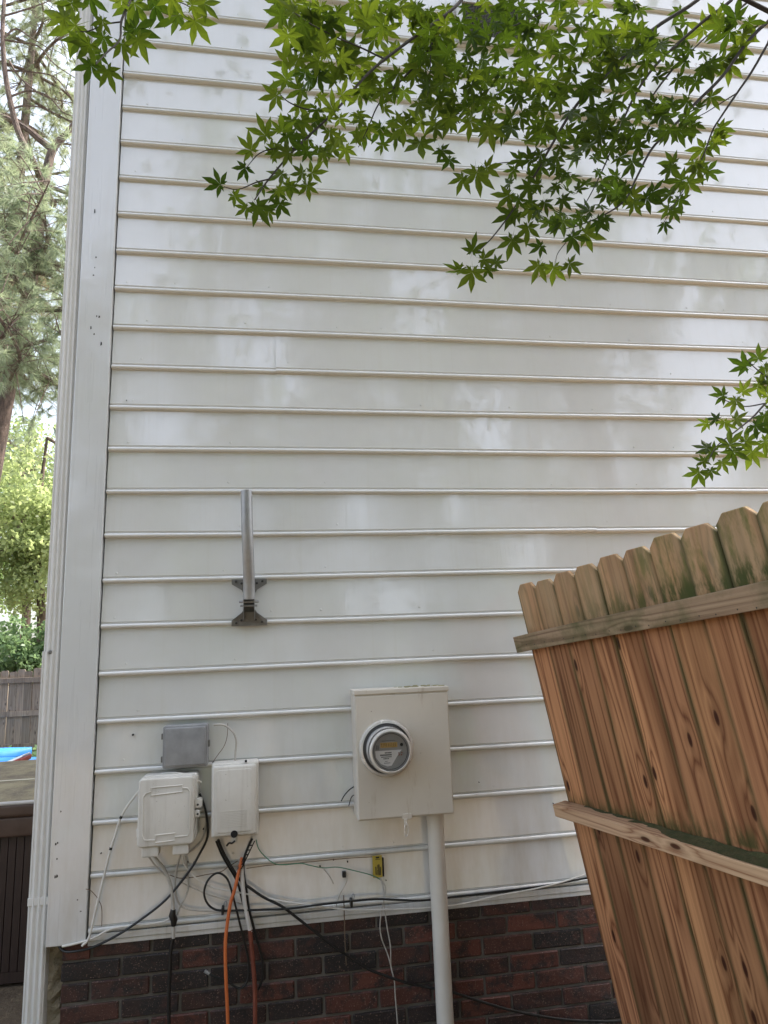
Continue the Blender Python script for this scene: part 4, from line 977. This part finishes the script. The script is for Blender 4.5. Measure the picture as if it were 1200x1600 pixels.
def clumps(c, rad, n, br):
    out = []
    for i in range(n):
        d = rng.normal(size=3); d /= np.linalg.norm(d); r_ = rng.random()**.5
        s = br*(.6+.8*rng.random()); out.append((c[0]+d[0]*rad[0]*r_, c[1]+d[1]*rad[1]*r_, c[2]+d[2]*rad[2]*r_, s, s, s*.7))
    return out
def broad_tree(name, label, base, h, crown_c, crown_r, n, nclump, br, size, mat, group=None, lean=(0, 0)):
    t_ = thing(name, label, 'tree', group=group); b = Vector(base); top = Vector((base[0]+lean[0], base[1]+lean[1], h))
    sp = smooth_path([b, b.lerp(top, .35)+Vector((.12, 0, 0)), b.lerp(top, .7)-Vector((.08, 0, 0)), top], 5); r0 = .012*h+.05
    MB().tube(sp, [r0*(1-.8*i/(len(sp)-1)) for i in range(len(sp))], 10).build('trunk', PBARK, t_, smooth=True)
    bl = clumps(crown_c, crown_r, nclump, br)
    for q in bl[:14]:
        s_ = sp[random.randint(len(sp)//3, len(sp)-1)]; e_ = Vector(q[:3]); MB().tube(smooth_path([s_, s_.lerp(e_, .5)+Vector((0, 0, .15)), e_], 4), [.04*(1-.07*k) for k in range(9)], 6).build('limb', PBARK, t_, smooth=True)
    leaf_cloud('crown', bl, n, size, mat, t_)
    return t_
def pine(name, label, pts, rad, n_br, zr, blen, ntuft, seed, dead=.02):
    rs = np.random.default_rng(seed); t_ = thing(name, label, 'tree', group='pine trees beyond the house')
    sp = smooth_path(pts, 8); MB().tube(sp, [rad*(1-.75*i/(len(sp)-1)) for i in range(len(sp))], 12).build('trunk', PBARK, t_, smooth=True)
    tips = []
    for i in range(n_br):
        z = rs.uniform(*zr); b = min(sp, key=lambda q: abs(q.z-z)); az = rs.uniform(0, 2*math.pi); Lb = blen*rs.uniform(.55, 1.1); el = rs.uniform(-.25, .35)
        d = Vector((math.cos(az)*math.cos(el), math.sin(az)*math.cos(el), math.sin(el)))
        mid = b+d*Lb*.5+Vector((rs.normal()*.15, rs.normal()*.15, -.12*Lb*.5)); e_ = b+d*Lb+Vector((rs.normal()*.3, rs.normal()*.3, rs.uniform(-.1, .4)))
        bp = smooth_path([b, mid, e_], 7); MB().tube(bp, [.045*(1-.8*k/(len(bp)-1)) for k in range(len(bp))], 6).build('limb', PBARK, t_, smooth=True)
        for k in range(3, len(bp)):
            for _ in range(ntuft):
                off = Vector(rs.normal(size=3))*.34; tips.append((bp[k], bp[k]+off+Vector((0, 0, .1))))
    # twigs
    tw = MB()
    for a, b in tips[::2]: tw.tube([a, a.lerp(b, .5)+Vector((0, 0, .03)), b], [.010, .008, .005], 4, cap=False)
    tag(tw.build('twigs', PBARK, t_), kind='stuff')
    T = np.array([list(b) for a, b in tips]); D = np.array([list((b-a).normalized()) for a, b in tips]); n = len(T); K = 60
    u = rs.normal(size=(n, K, 3)); u /= np.linalg.norm(u, axis=2)[:, :, None]; u = u*.85+D[:, None, :]*.75; u /= np.linalg.norm(u, axis=2)[:, :, None]
    ln = .20*(.7+.5*rs.random((n, K, 1))); base = T[:, None, :]-D[:, None, :]*.10*rs.random((n, K, 1))
    sd = np.cross(u, rs.normal(size=(n, K, 3))); sd /= np.linalg.norm(sd, axis=2)[:, :, None]
    tip = base+u*ln-np.array([0, 0, .03]); V = np.stack([base+sd*.0035, base-sd*.0035, tip], 2).reshape(-1, 3); Fc = np.arange(len(V)).reshape(-1, 3)
    nd = int(len(Fc)*dead)
    tag(tri_mesh('needles', V[:len(V)-nd*3], Fc[:len(Fc)-nd], NEEDLE, t_), kind='stuff')
    if nd: tag(tri_mesh('dead_needles', V[len(V)-nd*3:], Fc[:nd], DEADN, t_), kind='stuff')
    return t_, sp
Y1 = 8.8
tp = [P(-70, 1060, Y1), P(-32, 850, Y1), P(-9, 720, Y1), P(8, 630, Y1), P(28, 530, Y1), P(54, 410, Y1), P(68, 300, Y1), P(82, 235, Y1), P(108, 205, Y1), P(150, 150, Y1)]
tp[0].z = -.1
p1, spn = pine('pine_tree', 'tall pine with thick brown trunk and drooping green needle tufts', tp, .165, 25, (6.2, 10.2), 2.6, 5, 3)
for pts, r0 in (([P(60, 395, Y1), P(75, 408, Y1), P(92, 414, Y1), P(115, 416, Y1)], .075), ([P(84, 235, Y1), P(62, 218, Y1), P(40, 200, Y1), P(0, 180, Y1), P(-40, 165, Y1)], .07),
                ([P(62, 380, Y1), P(72, 370, Y1), P(92, 372, Y1), P(112, 384, Y1)], .03)):
    s_ = smooth_path(pts, 5); MB().tube(s_, [r0*(1-.4*i/(len(s_)-1)) for i in range(len(s_))], 8).build('limb', PBARK, p1, smooth=True)
Y2 = 7.6
s_ = smooth_path([P(84, 320, Y1), P(70, 295, Y1-.5), P(50, 248, Y2), P(32, 215, Y2), P(20, 175, Y2), P(9, 120, Y2), P(4, 60, Y2), P(6, 10, Y2), P(10, -60, Y2)], 6)
MB().tube(s_, [.06*(1-.55*i/(len(s_)-1)) for i in range(len(s_))], 8).build('limb', PBARK, p1, smooth=True)
thin = p1
for pts in ([(7, 62), (30, 66), (60, 72), (85, 100), (118, 122)], [(14, 95), (30, 120), (60, 145), (85, 155), (120, 162)], [(18, 150), (45, 142), (75, 150), (98, 175), (118, 182)], [(5, 60), (25, 45), (50, 60), (80, 78)], [(18, 170), (40, 165), (70, 170), (118, 193)], [(12, 110), (45, 112), (85, 120), (110, 150)], [(5, 25), (30, 18), (60, 8), (80, 0)]):
    a = smooth_path([P(x, y, Y2) for x, y in pts], 4); MB().tube(a, [.018*(1-.6*i/(len(a)-1)) for i in range(len(a))], 5).build('twig', PBARK, thin, smooth=True)
pine('pine_tree', 'farther pine crown filling the top left corner of the sky', [Vector((-5.6, 13, -.1)), Vector((-5.4, 13, 7)), Vector((-5.2, 13, 13)), Vector((-5.1, 13, 19))], .22, 44, (9.0, 19), 3.2, 5, 5)
pine('pine_tree', 'far pine with low boughs left of the thick trunk', [Vector((-6.8, 15, -.1)), Vector((-6.6, 15, 6)), Vector((-6.6, 15, 12))], .2, 26, (5.5, 12), 3.0, 4, 9)
broad_tree('understory_tree', 'yellow green leafy tree standing behind the back fence', (-4.3, 13.2, -.1), 6.6, (-4.4, 13.2, 4.4), (2.4, 1.4, 2.0), 20000, 70, .55, .10, UNDER, 'understory trees')
broad_tree('understory_tree', 'pale leafy tree at far left beyond the back fence', (-7.2, 14.5, -.1), 6.0, (-7.0, 14.5, 4.2), (2.2, 1.5, 2.6), 16000, 60, .6, .10, UNDER, 'understory trees')
broad_tree('understory_tree', 'tall pale tree farthest beyond the back fence', (-6.0, 17.5, -.1), 8.5, (-6.0, 17.5, 6.0), (2.6, 1.5, 3.0), 14000, 60, .6, .11, UNDER, 'understory trees')
def shrub(label, c, r_, n):
    t_ = thing('shrub', label, 'shrub', group='shrubs along the back fence')
    for i in range(6): MB().tube([(c[0]+random.uniform(-.2, .2), c[1], 0), (c[0]+random.uniform(-1, 1)*r_[0]*.7, c[1]+random.uniform(-.3, .3), c[2]+r_[2]*.4)], [.02, .008], 5).build('stem', PBARK, t_)
    leaf_cloud('foliage', clumps(c, r_, 30, .30), n*2, .085, BUSH, t_)
shrub('dark green leafy shrub rising over the back fence', (-3.6, 11.3, 1.9), (.9, .5, .8), 3600)
shrub('bluish green shrub at the left edge behind the back fence', (-5.4, 11.4, 1.8), (1.0, .5, .8), 3600)
wd = leaf_cloud('weeds', [(-3.2, 9.7, .05, 1.6, .6, .18), (-2.6, 7.4, .02, .5, .5, .12)], 1500, .10, BUSH, None); tag(wd, 'low green weeds on the ground by the kayaks', 'weeds')
# trees of the yard behind the photographer: what the glossy paint mirrors
GAPS = [(-.05, 11.0, .55, .9), (4.3, 11.4, .7, 1.0), (-1.7, 8.0, .6, .35), (.95, 9.2, .35, .5), (12.5, 9.2, 2.0, 1.7), (11.6, 7.2, 1.2, .6), (2.1, 13.0, .4, .6), (6.8, 7.5, .9, .3), (-4.5, 14.0, 3.0, 4.0), (13.5, 15.5, 4.5, 2.8)]
STEMS = [(-5.0, 'broad shade tree behind the viewer to the left'), (1.6, 'tall shade tree straight behind the viewer'), (7.2, 'tall shade tree behind the viewer to the right'), (14.5, 'broad shade tree far behind the viewer at right')]
crowns = {k: [] for k in range(4)}
for xg in np.arange(-8, 19, .85):
    for zg in np.arange(.7, 15.2, .95):
        x, z, y = xg+random.uniform(-.3, .3), zg+random.uniform(-.3, .3), -12+random.uniform(-1, 1)
        if any(((x-a)/(c+.45))**2+((z-b)/(d+.45))**2 < 1 for a, b, c, d in GAPS) or random.random() < .02: continue
        k = min(range(4), key=lambda q: abs(STEMS[q][0]-x)); crowns[k].append((x, y, z, .78, .78, .7))
for k, (x, lab) in enumerate(STEMS):
    t_ = thing('shade_tree', lab, 'tree', group='yard trees behind the viewer'); top = max(c[2] for c in crowns[k])
    sp = smooth_path([(x, -12, -.1), (x+.2, -12, 4), (x-.1, -12, 8), (x, -12, top-.5)], 4)
    MB().tube(sp, [.24*(1-.8*i/(len(sp)-1)) for i in range(len(sp))], 8).build('trunk', PBARK, t_, smooth=True)
    for c in crowns[k][::5]:
        b = min(sp, key=lambda q: abs(q.z-(c[2]-.8))); MB().tube([b, Vector(c[:3])], [.06, .02], 5).build('limb', PBARK, t_)
    leaf_cloud('crown', crowns[k], 150*len(crowns[k]), .30, FARLEAF, t_)
